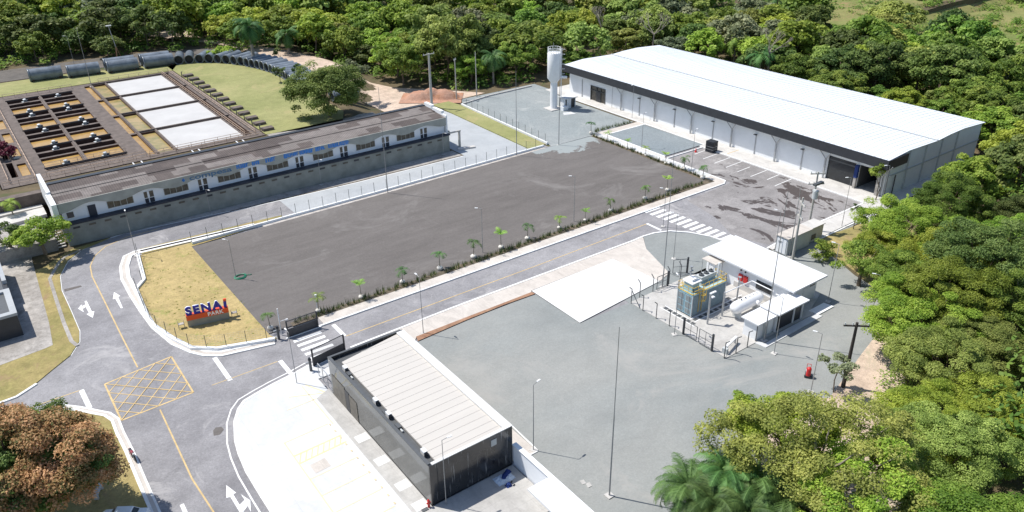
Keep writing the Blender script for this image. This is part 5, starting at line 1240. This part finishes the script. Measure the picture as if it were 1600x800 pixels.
# ================================================================== VEGETATION
def leaf_mesh(name, C, Nn, S, tint, mat, fold=.0, asp=.6):
    """Many small leaf-spray faces: centres C, normals Nn, sizes S, tint 0..1."""
    n = len(C); a = RNG.uniform(0, 2*pi, n)
    up = np.tile(np.array([[.3, .2, 1.]]), (n, 1)); up = up/np.linalg.norm(up[0])
    Nn = Nn/np.linalg.norm(Nn, axis=1, keepdims=True)
    T = np.cross(Nn, RNG.normal(size=(n, 3))); T /= np.linalg.norm(T, axis=1, keepdims=True)
    B = np.cross(Nn, T); S = S[:, None]
    V = np.empty((n, 4, 3)); 
    V[:, 0] = C-T*S; V[:, 1] = C-B*S*asp+Nn*S*.15; V[:, 2] = C+T*S; V[:, 3] = C+B*S*asp+Nn*S*.15
    me = bpy.data.meshes.new(name)
    me.vertices.add(4*n); me.vertices.foreach_set('co', V.reshape(-1))
    me.loops.add(4*n); me.loops.foreach_set('vertex_index', np.arange(4*n, dtype=np.int32))
    me.polygons.add(n); me.polygons.foreach_set('loop_start', np.arange(0, 4*n, 4, dtype=np.int32))
    try: me.polygons.foreach_set('loop_total', np.full(n, 4, dtype=np.int32))
    except Exception: pass
    me.update(calc_edges=True)
    at = me.attributes.new('tint', 'FLOAT', 'FACE'); at.data.foreach_set('value', tint.astype(np.float32))
    me.materials.append(mat); return me
def unit(n):
    v = RNG.normal(size=(n, 3)); return v/np.linalg.norm(v, axis=1, keepdims=True)
def crown_data(R, H, zc, nc, nl, ls, sparse=0.0, seed=0, cr=(.2, .34), flat=.7):
    """Clumps of leaf sprays spread over an uneven dome; returns arrays and clump centres."""
    Cs, Ns, Ss, Ts, cc = [], [], [], [], []
    lob = [(RNG.uniform(0, 2*pi), RNG.uniform(.15, .6)) for _ in range(4)]
    for k in range(nc):
        d = unit(1)[0]; d[2] = abs(d[2])*1.0-.22*RNG.random() if RNG.random() < .82 else -abs(d[2])*.5
        d /= np.linalg.norm(d)
        az = math.atan2(d[1], d[0]); ir = 1+.16*sin(3*az+seed)+.12*sin(5*az+2*seed)+.1*sin(2*az+seed*3)
        rr = RNG.uniform(.62, 1.0)**.6*ir
        c = np.array([d[0]*R*rr, d[1]*R*rr, zc+d[2]*H*rr]); r = R*RNG.uniform(*cr)
        cc.append((c, r)); n = int(nl*RNG.uniform(.6, 1.4)*(1-sparse))
        u = unit(n); u[:, 2] = np.where(RNG.random(n) < .7, np.abs(u[:, 2]), u[:, 2])
        rad = r*RNG.uniform(.55, 1.08, n)[:, None]
        q = c+u*rad*np.array([1, 1, flat])
        Cs.append(q); nn = u*.55+np.array([0, 0, .5])+unit(n)*.55; Ns.append(nn)
        Ss.append(ls*RNG.uniform(.6, 1.3, n)); base = RNG.uniform(.2, .75); Ts.append(np.clip(base+RNG.normal(0, .17, n), 0, 1))
    return np.vstack(Cs), np.vstack(Ns), np.concatenate(Ss), np.concatenate(Ts), cc
def trunk_mb(h, r, cc, limbs=6):
    mb = MB(); pts = [(0, 0, -.3), (.08*h*random.uniform(-1, 1), .08*h*random.uniform(-1, 1), h*.45), (.1*h*random.uniform(-1, 1), .1*h*random.uniform(-1, 1), h*.8)]
    mb.tube(pts[0], pts[1], r, r*.75, n=7); mb.tube(pts[1], pts[2], r*.75, r*.45, n=7)
    for c, rr in sorted(cc, key=lambda q: -q[0][2])[:limbs*3:3]:
        s = random.choice(pts[1:]); m_ = [(s[i]+c[i])/2+random.uniform(-.3, .3) for i in range(3)]
        mb.tube(s, m_, r*.38, r*.25, n=5); mb.tube(m_, c, r*.25, r*.08, n=5)
    return mb
def make_tree(nm, R, H, zc, nc, nl, ls, mat, bark='bark', seed=0, limbs=6, tr=.28, **k):
    C, Nn, S, T, cc = crown_data(R, H, zc, nc, nl, ls, seed=seed, **k)
    t = thing(nm, 'TMP', 'tree', (0, 0, 0))
    c = bpy.data.objects.new('crown', leaf_mesh('crown', C, Nn, S, T, LF[mat])); COL.objects.link(c); c.parent = t
    mk('trunk', trunk_mb(zc, tr, cc, limbs), M[bark], t); return t
def set_mat(root, mat):
    for c in COL.objects:
        pass
def tree_copy(proto, tree, loc, rz, sc, mat, label, group, nm=None):
    r = proto.copy(); COL.objects.link(r); r.location = loc; r.rotation_euler = (0, 0, rz); r.scale = sc
    r['label'] = label; r['category'] = 'tree'
    if group: r['group'] = group
    if nm: r.name = nm
    for ch, sub in tree:
        c = ch.copy(); COL.objects.link(c); c.parent = r
        if ch.name.startswith('crown'):
            c.material_slots[0].link = 'OBJECT'; c.material_slots[0].material = LF[mat]
    return r
far = [make_tree('forest_tree', 5.2, 3.4, 6.2, 40, 95, .42, 'green', seed=i*1.7, limbs=3) for i in range(4)]
mid = [make_tree('forest_tree', 5.4, 3.6, 6.4, 75, 170, .27, 'green', seed=i*2.3+1, limbs=5, cr=(.15, .27)) for i in range(3)]
near = [make_tree('forest_tree', 6.2, 4.2, 6.6, 150, 520, .108, 'green', seed=i*1.1+2, limbs=8, cr=(.12, .22), flat=.62) for i in range(3)]
protos = [(p, treeof(p)) for p in far+mid+near]
FAR, MID, NEAR = protos[:4], protos[4:7], protos[7:]

def inpoly(x, y, P):
    c = False; j = len(P)-1
    for i in range(len(P)):
        if (P[i][1] > y) != (P[j][1] > y) and x < (P[j][0]-P[i][0])*(y-P[i][1])/(P[j][1]-P[i][1])+P[i][0]: c = not c
        j = i
    return c
NWE = [G(a, b, 3.5) for a, b in ((-90, 118), (100, 100), (215, 86), (300, 78), (400, 77), (450, 80))]
FOREST = NWE+[(71, 228), (78, 213), (83, 201), (87.5, 185), (91.5, 171), (97.5, 163.5), (103, 156), (120, 153), (156, 153), (156, 52), (140, 50), (131, 53), (127, 54)] \
    + GP([(1445, 312), (1392, 348), (1362, 372), (1372, 410), (1396, 450), (1400, 490), (1384, 530), (1382, 580), (1398, 640), (1425, 710), (1428, 780), (1400, 900), (1370, 1100), (1390, 1400), (2400, 1400)]) + [(150, -80), (420, -40), (420, 520), (-60, 520), (-60, 300)]
ROADF = [(96, 345), (108, 356), (128, 330), (165, 300), (156, 290), (118, 318)]
HOUSE = (143, 334)
def cover(x, y):
    if not inpoly(x, y, FOREST) or inpoly(x, y, ROADF): return False
    if abs(x-HOUSE[0]) < 9 and abs(y-HOUSE[1]) < 9: return False
    if x > 146 and y > 60: return x > 155
    return True
def meadow(px, py): return (py < 56 and px > 1275 and not (1380 < px < 1425 and py > 20)) or (py < 16 and 1120 < px < 1275) or (py < 78 and px > 1500 and (px*7+py*3) % 5 < 3)
cand = []
R9 = random.Random(21)
def ring(x, y):
    d = math.hypot(x, y); return 7.4 if d < 120 else 8.4 if d < 190 else 10.4 if d < 270 else 12.5
y = -40.0
seen = []
for step_, dmin, dmax in ((7.6, 0, 118), (8.8, 118, 185), (10.2, 185, 262), (12.4, 262, 420)):
    y = -60.0; row = 0
    while y < 470:
        x = -20.0+(step_/2 if row % 2 else 0)
        while x < 420:
            X, Y = x+R9.uniform(-.28, .28)*step_, y+R9.uniform(-.28, .28)*step_; d = math.hypot(X, Y)
            if dmin <= d < dmax and cover(X, Y):
                p = proj(X, Y, hgt(X, Y)+7)
                if -40 < p[0] < 1640 and -22 < p[1] < 1010: cand.append((X, Y, d, p))
            x += step_
        y += step_*.87; row += 1
cand = [c for c in cand if not meadow(*c[3])]
cand.sort(key=lambda c: c[2])
EXTRA = cand[300:]; cand = cand[:300]
print('forest trees', len(cand), 'beyond', len(EXTRA))
def region(p, X, Y):
    px, py = p
    if px < 330: return 'left'
    if px < 660: return 'centre'
    if X < 150 and py < 200: return 'tower'
    if px < 1250 and py < 260: return 'roof'
    if py < 190: return 'corner'
    if py < 400: return 'side'
    return 'near'
RG = {'left': 'in the shaded forest behind the row of long pipes', 'centre': 'in the forest beside the dirt road and the soil heap', 'tower': 'in the forest behind the water tower', 'roof': 'in the forest behind the warehouse roof', 'corner': 'on the slope beyond the right end of the warehouse roof', 'side': 'in the forest right of the warehouse end wall', 'near': 'in the forest along the right edge of the gravel yard'}
RS = {'left': 'behind the long pipes', 'centre': 'beside the dirt road', 'tower': 'behind the water tower', 'roof': 'behind the warehouse roof', 'corner': 'beyond the warehouse roof corner', 'side': 'right of the warehouse', 'near': 'right of the gravel yard'}
SPC = {'left': ['deep']*3+['grey', 'deep', 'green', 'green', 'bright'], 'centre': ['green', 'deep', 'green', 'bright', 'olive', 'bright', 'yellow'], 'tower': ['green', 'green', 'olive', 'olive', 'grey', 'bright', 'deep'], 'roof': ['green', 'olive', 'olive', 'deep', 'grey', 'bright', 'yellow'], 'corner': ['green', 'green', 'olive', 'deep', 'bright'], 'side': ['green', 'olive', 'bright', 'yellow', 'deep', 'yellow', 'bright'], 'near': ['bright', 'green', 'yellow', 'olive', 'bright', 'deep', 'green', 'grey']}  # left: mostly deep leaves, the forest's shaded side put into leaf colour
WD = {'deep': 'dark green', 'green': 'mid green', 'bright': 'bright green', 'olive': 'olive green', 'grey': 'grey-green', 'yellow': 'yellow-green', 'rust': 'rusty red'}
cnt = {}
def ordn(k): return NO[k] if k < 26 else '%d%s' % (k+1, {1: 'st', 2: 'nd', 3: 'rd'}.get((k+1) % 10 if (k+1) % 100 not in (11, 12, 13) else 0, 'th'))
for X, Y, d, p in sorted(cand, key=lambda c: c[3][0]):
    rg = region(p, X, Y); mt = R9.choice(SPC[rg])
    fam = NEAR if d < 128 else MID if d < 200 else FAR
    pr, tr_ = R9.choice(fam); s = R9.choice((R9.uniform(.72, 1.0), R9.uniform(.9, 1.3), R9.uniform(.85, 1.15)))*(1 if d < 190 else 1.12 if d < 262 else 1.32)
    if rg in ('near', 'side') and d < 125: s *= .9
    edge = not (cover(X-6, Y-6) and cover(X-8, Y))
    if edge: s *= .85
    k = cnt.get((rg, mt), 0); cnt[(rg, mt)] = k+1
    tree_copy(pr, tr_, (X, Y, hgt(X, Y)-.4), R9.uniform(0, 6.28), (s*R9.uniform(.92, 1.1), s*R9.uniform(.92, 1.1), s*R9.uniform(.8, 1.12)), mt,
              '%s from the left of the %s trees %s' % (ordn(k), WD[mt], RS[rg]), 'forest trees %s' % RG[rg])

# the farther trees that cannot be told apart, and low undergrowth, as one mass each
def mass(name, spots, lab_z, n_each, R, ls, mat, hh):
    C, Nn, S, T = [], [], [], []
    for x, y in spots:
        n = int(n_each*R9.uniform(.6, 1.3)); u = unit(n); u[:, 2] = np.abs(u[:, 2]); rr = R*R9.uniform(.7, 1.3)
        q = u*np.array([rr, rr, hh])*RNG.uniform(.5, 1.05, n)[:, None]+np.array([x, y, hgt(x, y)+lab_z])
        C.append(q); Nn.append(u*.4+np.array([0, 0, .6])+unit(n)*.5); S.append(ls*RNG.uniform(.6, 1.3, n)); T.append(np.clip(R9.uniform(.1, .8)+RNG.normal(0, .15, n), 0, 1))
    o = bpy.data.objects.new(name, leaf_mesh(name, np.vstack(C), np.vstack(Nn), np.concatenate(S), np.concatenate(T), LF[mat])); COL.objects.link(o)
    o['kind'] = 'stuff'; return o
fs = [(c[0], c[1]) for c in EXTRA]
for k in range(420):       # outside or at the rim of the view
    x, y = R9.uniform(-60, 420), R9.uniform(-60, 480); p = proj(x, y, 7)
    if cover(x, y) and not (-20 < p[0] < 1620 and -10 < p[1] < 830) and p[1] > -120 and math.hypot(x, y) < 400: fs.append((x, y))
of = []
for k in range(9000):
    x, y = R9.uniform(-60, 300), R9.uniform(-70, 400); p = proj(x, y, 7)
    if cover(x, y) and not (-25 < p[0] < 1625 and -10 < p[1] < 990) and math.hypot(x-110, y-60) < 170 and len(of) < 950 and not any((x-a)**2+(y-b)**2 < 36 for a, b in of[-200:]): of.append((x, y))
mass('outer_forest', of+[(x+R9.uniform(-4, 4), y+R9.uniform(-4, 4)) for x, y in of], 3.8, 300, 4.4, .34, 'green', 4.6)
mass('distant_forest', [(x+R9.uniform(-4, 4), y+R9.uniform(-4, 4)) for x, y in fs for _ in range(3)], 3.5, 120, 4.2, .75, 'green', 4.5)
us = []
for k in range(6500):
    x, y = R9.uniform(-40, 330), R9.uniform(-20, 400)
    if cover(x, y):
        p = proj(x, y, 1)
        if -60 < p[0] < 1660 and -30 < p[1] < 860: us.append((x, y))
un = [u for u in us if math.hypot(*u) < 125]; uf = [u for u in us if math.hypot(*u) >= 125]
mass('undergrowth', un+[(x+R9.uniform(-2, 2), y+R9.uniform(-2, 2)) for x, y in un], .2, 230, 1.9, .15, 'green', 2.2)
mass('undergrowth', uf, .2, 75, 2.2, .38, 'green', 2.2)
# scrub on the meadow
sc_ = []
for k in range(700):
    x, y = R9.uniform(190, 400), R9.uniform(60, 260); p = proj(x, y, 1)
    if 1100 < p[0] < 1640 and -20 < p[1] < 90 and meadow(*p) and R9.random() < .55: sc_.append((x, y))
mass('scrub', sc_, .2, 36, 1.5, .4, 'olive', 1.2)

# --- single trees one can point to
def solo(nm, label, x, y, z, R, H, zc, nc, nl, ls, mat, **k):
    cat = k.pop('cat', 'tree')
    t = make_tree(nm, R, H, zc, nc, nl, ls, mat, **k); t.location = (x, y, z); t['label'] = label; t['category'] = cat; return t
x, y = G(34, 728, 7)
solo('mango_tree', 'large round tree with rusty red new leaves at the lower left edge', x, y, 0, 6.0, 4.5, 6.5, 200, 420, .115, 'rust', seed=3, cr=(.13, .22), tr=.35)
solo('mango_tree', 'dark green lower crown showing through the rusty tree', x+.6, y-.2, 0, 5.1, 3.6, 5.7, 110, 360, .12, 'deep', seed=3, cr=(.15, .22), tr=.3)
x, y = G(40, 655, 8.4)
solo('mango_tree', 'dark green leafy crown growing at the top of the rusty tree', x-1, y+1.0, 0, 4.3, 2.6, 5.9, 60, 320, .12, 'green', seed=5, cr=(.16, .26))
x, y = G(1292, 697, 8)
solo('shade_tree', 'big pale green spreading tree with open branches at the lower right', x, y, 0, 7.4, 3.6, 7.2, 165, 330, .115, 'olive', bark='palebark', seed=1.4, cr=(.09, .18), tr=.4, limbs=14, flat=.55)
x, y = G(1235, 655, 8)
solo('shade_tree', 'bright green tree leaning over the gravel yard at the lower right', x, y, 0, 4.4, 2.6, 6.4, 60, 300, .12, 'bright', bark='palebark', seed=2.4, cr=(.14, .26), limbs=10, flat=.55)
x, y = G(1175, 650, 6)
solo('shade_tree', 'light leafy tree branch tips over the gravel beside the palm clump', x, y, 0, 2.7, 1.7, 5.2, 26, 240, .115, 'bright', bark='palebark', seed=4.4, cr=(.18, .34), limbs=8, flat=.55)
x, y = G(1360, 770, 7)
solo('shade_tree', 'green tree at the bottom edge right of the big pale tree', x, y, 0, 5.6, 3.2, 6.0, 110, 360, .12, 'bright', bark='palebark', seed=6.4, cr=(.12, .22))
x, y = G(1350, 405, 4)
solo('shade_tree', 'airy green tree over the dry grass right of the white building', x, y, 0, 2.9, 2.0, 4.2, 34, 190, .125, 'green', seed=7, cr=(.2, .34), limbs=9)
x, y = G(1312, 570, 3.6)
solo('small_tree', 'small round-headed tree at the foot of the wooden utility pole', x, y, 0, 1.55, .9, 3.5, 15, 90, .16, 'grey', seed=8, cr=(.25, .42), tr=.08)
x, y = G(1285, 388, 1.4)
solo('bush', 'dense dark green bush beside the grey kiosk', x, y, 0, 1.7, 1.3, .9, 18, 130, .13, 'green', seed=9, cr=(.3, .5), tr=.08, cat='bush')
x, y = G(1338, 335, 2.5)
solo('small_tree', 'slender young tree at the pale pavement corner near the forest', x, y, 0, 1.1, 1.3, 2.9, 9, 50, .15, 'deep', seed=10, cr=(.25, .5), tr=.07, limbs=8)
x, y = G(1377, 268, 5)
solo('small_tree', 'round-headed tree in front of the warehouse corner entrance', x, y, 0, 1.4, 1.1, 4.8, 14, 80, .16, 'green', seed=12, cr=(.3, .5), tr=.1)
x, y = G(512, 150, 8)
solo('shade_tree', 'big olive green tree at the right end of the lawn behind the old building', x, y, 3.4, 6.4, 5.0, 5.2, 230, 200, .18, 'olive', seed=13, cr=(.16, .26), tr=.3)
x, y = G(555, 122, 6)
solo('flowering_tree', 'thin greyish-pink tree behind the big olive tree by the dirt road', x, y, 3.4, 2.6, 1.8, 4.4, 22, 80, .24, 'grey', seed=14, cr=(.2, .4), limbs=8)
x, y = G(60, 362, 4.5)
solo('shade_tree', 'bright green bushy tree beside the west end of the old building', x, y, 1.2, 3.4, 1.6, 2.9, 40, 130, .19, 'bright', seed=15, cr=(.2, .32))
x, y = G(12, 375, 3)
solo('shade_tree', 'dark spindly tree on the terrace at the left edge', x, y, 1.2, 2.4, 1.6, 2.2, 22, 80, .19, 'deep', seed=16, cr=(.2, .36))
x, y = G(5, 240, 4.5)
solo('bush', 'wine-red bush at the left edge beside the basins', x, y, 3.5, 2.0, 1.3, 1.1, 22, 80, .2, 'wine', seed=17, cr=(.25, .4), tr=.08, cat='bush')
x, y = G(105, 12, 9)
solo('rusty_tree', 'orange-brown crown standing out of the dark forest at the top left', x, y, 3.4, 6.4, 4.6, 7.4, 60, 90, .42, 'rust', seed=18)
x, y = G(345, 88, 4)
solo('bush', 'light green bush behind the pipe arc near the tall palm', x, y, 3.4, 3.0, 1.4, 1.6, 26, 80, .3, 'bright', seed=19, cr=(.2, .35), tr=.1, cat='bush')
for k, (px_, py_, lb) in enumerate(((436, 116, 'small thin tree standing on the pale yard right of the pipes'), (465, 112, 'second small thin tree on the pale yard, nearest the big olive tree'), (437, 86, 'small young tree beside the shaded start of the dirt road'))):
    x, y = G(px_, py_, 5.5); solo('small_tree', lb, x, y, 3.4, 1.3, 1.0, 2.6, 9, 50, .22, 'deep', seed=20+k, cr=(.3, .5), tr=.07)
# leafless pale trees
for k, (px_, py_, lb) in enumerate(((1205, 95, 'bare pale-limbed tree in front of the dark forest behind the warehouse roof'), (1020, 62, 'thin bare tree in the forest above the warehouse roof'), (935, 52, 'pale leafless treetop left of the warehouse roof ridge'))):
    x, y = G(px_, py_, 6); z0 = hgt(x, y); t = thing('bare_tree', lb, 'tree', (x, y, z0)); mb = MB(); R_ = random.Random(40+k)
    top = (R_.uniform(-1, 1), R_.uniform(-1, 1), 7.5); mb.tube((0, 0, 0), top, .3, .18, n=6); tips = []
    mb2 = MB()
    def br(p, d, L, r, n):
        q = tuple(p[i]+d[i]*L for i in range(3)); mb2.tube(p, q, r, r*.6, n=4)
        if n:
            for _ in range(3):
                e = Vector(d)+Vector((R_.uniform(-.7, .7), R_.uniform(-.7, .7), R_.uniform(-.2, .5))); e.normalize(); br(q, tuple(e), L*.68, r*.58, n-1)
    for _ in range(4): e = Vector((R_.uniform(-1, 1), R_.uniform(-1, 1), .8)).normalized(); br(top, tuple(e), 2.6, .14, 3)
    mk('trunk', mb, M['palebark'], t); mk('branches', mb2, M['palebark'], t)

# --- palms
def frond_arrays(base, az, el, L, droop, nl, wd, lw, out):
    """One arching frond: midrib points and drooping leaflets on both sides."""
    C, V, T = out; P = []; p = np.array(base, float); e = el
    n = 10
    for i in range(n+1):
        P.append(p.copy()); d = np.array([cos(az)*cos(e), sin(az)*cos(e), sin(e)]); p = p+d*L/n; e -= droop/n*(1+i/n)
    P = np.array(P); side = np.array([-sin(az), cos(az), 0])
    tb = RNG.uniform(.2, .8)
    for k in range(nl):
        f = .12+.88*k/(nl-1); i = min(n-1, int(f*n)); q = P[i]+(P[i+1]-P[i])*(f*n-i); dd = (P[i+1]-P[i]); dd /= np.linalg.norm(dd)
        ll = wd*(sin(pi*min(1, f*.9+.1))**.7)*RNG.uniform(.85, 1.1)+.02
        for s in (-1, 1):
            tip = q+side*s*ll*.82+dd*ll*.55+np.array([0, 0, -ll*RNG.uniform(.15, .5)]); w_ = dd*lw
            V.append([q-w_, q+w_, tip+w_*.3, tip-w_*.3]); T.append(min(1, max(0, tb+RNG.normal(0, .12))))
    for a, b in zip(P[:-1], P[1:]): V.append([a+side*lw*.5, b+side*lw*.5, b-side*lw*.5, a-side*lw*.5]); T.append(.9)
def palm_mesh(fr, mat, name='fronds'):
    V, T = [], []
    for f in fr: frond_arrays(*f, (None, V, T))
    n = len(V); me = bpy.data.meshes.new(name); me.from_pydata([tuple(v) for q in V for v in q], [], [(4*i, 4*i+1, 4*i+2, 4*i+3) for i in range(n)])
    at = me.attributes.new('tint', 'FLOAT', 'FACE'); at.data.foreach_set('value', np.array(T, dtype=np.float32)); me.materials.append(LF[mat]); me.update()
    o = bpy.data.objects.new(name, me); COL.objects.link(o); return o
def palm(nm, label, loc, h, nf, L, wd, mat, r=.2, nl=26, lw=.03, el=(.1, 1.2), droop=1.5, cat='palm', ball=False, bark='palebark', group=None, lean=0):
    t = thing(nm, label, cat, loc, random.uniform(0, 6), group)
    top = (lean, 0, h)
    fr = [(top, 2*pi*i/nf*2.4+random.uniform(-.25, .25), random.uniform(*el), L*random.uniform(.8, 1.1), droop*random.uniform(.75, 1.2), nl, wd, lw) for i in range(nf)]
    c = palm_mesh(fr, mat); c.parent = t
    if h > .3: mk('trunk', MB().tube((0, 0, 0), (lean*.5, 0, h*.5), r, r*.8, n=8).tube((lean*.5, 0, h*.5), top, r*.8, r*.6, n=8), M[bark], t)
    if ball: mk('root_ball', MB().lathe([(.02, 0), (.3, .02), (.38, .18), (.36, .34), (.2, .46), (.02, .48)], 12), M['burlap'], t)
    return t
var = [palm('young_palm', 'TMP', (0, 0, 0), 2.0, 6, 1.35, .5, m_, .07, 14, .035, e_, d_, ball=True, lean=l_) for m_, e_, d_, l_ in (('palm', (.3, 1.2), 1.9, .1), ('palmb', (.7, 1.3), 1.0, .05), ('palm', (.1, 1.0), 2.2, -.15), ('palmb', (.3, 1.2), 1.5, .1))]
vt = [treeof(v) for v in var]
SP = [(423, 514, 0), (498, 487, 3), (566.5, 467, 1), (629, 442, 0), (687.5, 421, 0), (740, 403, 0), (783, 388, 1), (824, 374, 0), (874, 357, 3), (914, 345, 1), (954, 330, 2), (1007.5, 311, 2), (1042.5, 298, 1), (948.5, 220, 3), (923.5, 209, 0), (980, 232.5, 1), (1009, 243.5, 3), (1040, 256, 1), (1068.5, 265, 2), (1097.5, 279, 2)]
desc = {0: 'small dark green palm', 1: 'small light green palm', 2: 'small drooping dark palm', 3: 'small feathery green palm'}
used = {}
for k, (px_, py_, v) in enumerate(SP):
    x, y = G(px_, py_, .15)
    if k < 13: y = max(y, 83.2); lb = '%s on the front bed, %s from the entrance gate' % (desc[v], NO[k])
    else: lb = '%s on the white stones, %s' % (desc[v], ['third from the far end', 'at the far end by the yard', 'third counting from the far corner', 'fourth from the far end', 'fifth from the far end', 'second from the parking corner', 'at the parking corner'][k-13] if k != 13 else 'second from the far end')
    if v not in used: var[v].location = (x, y, .13); var[v]['label'] = lb; var[v]['group'] = 'young palms planted round the dark lot'; used[v] = 1
    else: dup(var[v], vt[v], (x, y, .13), random.uniform(0, 6.28), lb, 'young palms planted round the dark lot', sc=random.uniform(.75, 1.3))
x, y = G(398, 100, 3.5); palm('tall_palm', 'tall feathery palm with a thick trunk behind the pipe arc', (x, y, 3.4), 9.5, 26, 5.6, 1.3, 'palm', .45, 30, .09, (-.5, 1.3), 1.7)
x, y = G(452, 84, 3.5); palm('tall_palm', 'smaller feathery palm right of the tall palm at the forest edge', (x, y, 3.4), 5.5, 20, 5.0, 1.2, 'palm', .4, 28, .09, (-.4, 1.2), 1.8)
x, y = G(22, 340, 1.8); palm('young_palm', 'yellowish-green palm on the terrace at the left edge', (x, y, 1.8), 2.4, 11, 2.0, .7, 'palmb', .12, 18, .05, (0, 1.2), 1.9)
for k, (px_, py_, lb, m_) in enumerate(((1190, 88, 'wide drooping palm crown in the forest behind the warehouse roof', 'palm'), (1408, 30, 'palm on the open meadow slope at the top right', 'palm'), (1215, 5, 'palm at the top edge above the warehouse roof', 'palm'), (1150, 66, 'yellow-tipped palm beside the dark trees behind the warehouse roof', 'palmb'), (140, 20, 'palm among the dark trees at the top left', 'palm'), (770, 90, 'palm head peeping out of the forest left of the water tower', 'palm'))):
    x, y = G(px_, py_, 6.5); palm('tall_palm', lb, (x, y, hgt(x, y)), 6.5, 16, 5.0, 1.3, m_, .3, 22, .11, (-.3, 1.2), 1.8)
# the dense clump of long feathery fronds at the lower right
CP = [(1075, 778, 3.6), (1130, 755, 4.2), (1180, 770, 4.4), (1110, 800, 3.8), (1165, 812, 4), (1225, 800, 4)]
for k, (px_, py_, z) in enumerate(CP):
    x, y = G(px_, py_, z); palm('clump_palm', ['feathery palm at the left tip of the clump at the bottom edge', 'feathery palm at the top of the bottom clump, left of the pale tree', 'feathery palm under the pale tree at the bottom edge', 'feathery palm cut by the bottom edge, left part of the clump', 'feathery palm cut by the bottom edge, middle of the clump', 'feathery palm cut by the bottom edge, right part of the clump'][k], (x, y, 0), z+.9, 50, 3.7, .8, 'palm', .16, 66, .024, (-.1, 1.4), 1.5, group='feathery palms in the clump at the bottom edge', bark='bark')

# --- spiky plants edging the lot
t = thing('spiky_plant', 'spiky upright plant in the bed edging the dark gravel lot', 'plant', (0, 0, .13), group='spiky plants edging the dark gravel lot')
V = []; T = []
for k in range(26):
    a = random.uniform(0, 6.28); r_ = random.uniform(0, .32); b_ = np.array([r_*cos(a), r_*sin(a), 0]); tl = np.array([cos(a)*.14, sin(a)*.14, random.uniform(.35, .75)]); s_ = np.array([-sin(a), cos(a), 0])*.04
    V.append([b_-s_, b_+s_, b_+tl+s_*.2, b_+tl-s_*.2]); T.append(random.random())
me = bpy.data.meshes.new('blades'); me.from_pydata([tuple(v) for q in V for v in q], [], [(4*i, 4*i+1, 4*i+2, 4*i+3) for i in range(len(V))])
at = me.attributes.new('tint', 'FLOAT', 'FACE'); at.data.foreach_set('value', np.array(T, dtype=np.float32)); me.materials.append(LF['spiky'])
o = bpy.data.objects.new('leaves', me); COL.objects.link(o); o.parent = t
trS = treeof(t); spots = []
x = 26.9
while x < 101: spots.append((x+random.uniform(-.15, .15), 82.65+random.uniform(-.25, .3), 0)); x += .72 if not (47 < x < 47.5) else 1.6
y = 84.2
while y < 112.8: spots.append((102.75+random.uniform(-.2, .2), y, 1)); y += .95
x = 105.2
while x < 115.5: spots.append((x, 114.9+random.uniform(-.15, .15), 2)); x += .8
ZL = ['spiky upright plant in the long front bed beside the pavement', 'spiky upright plant on the side bed along the white stones', 'spiky upright plant in the short bed by the grey yard in front of the warehouse']
for k, (x, y, g_) in enumerate(spots):
    gr = ZL[g_].replace('plant', 'plants', 1)
    if k == 0: t.location = (x, y, .13); t['label'] = ZL[0]; t['group'] = gr
    else: dup(t, trS, (x, y, .13 if g_ < 2 else .05), random.uniform(0, 6.28), ZL[g_], gr, sc=random.uniform(.8, 1.35))
# tufts and weeds on the verges
wd = []
R8 = random.Random(5)
for k in range(1500):
    x, y = R8.uniform(-12, 24), R8.uniform(60, 123)
    p = proj(x, y, 0)
    if inpoly(x, y, GP([(413, 352), (216, 401), (226, 439), (231, 492), (273, 531), (339, 546), (432, 530), (300, 388)])): wd.append((x, y))
mass('dry_grass', wd, .1, 5, .25, .09, 'yellow', .12)

# remove the unplaced prototypes
for p, tr_ in protos:
    for c, sub in tr_: bpy.data.objects.remove(c)
    bpy.data.objects.remove(p)
bpy.context.view_layer.update()
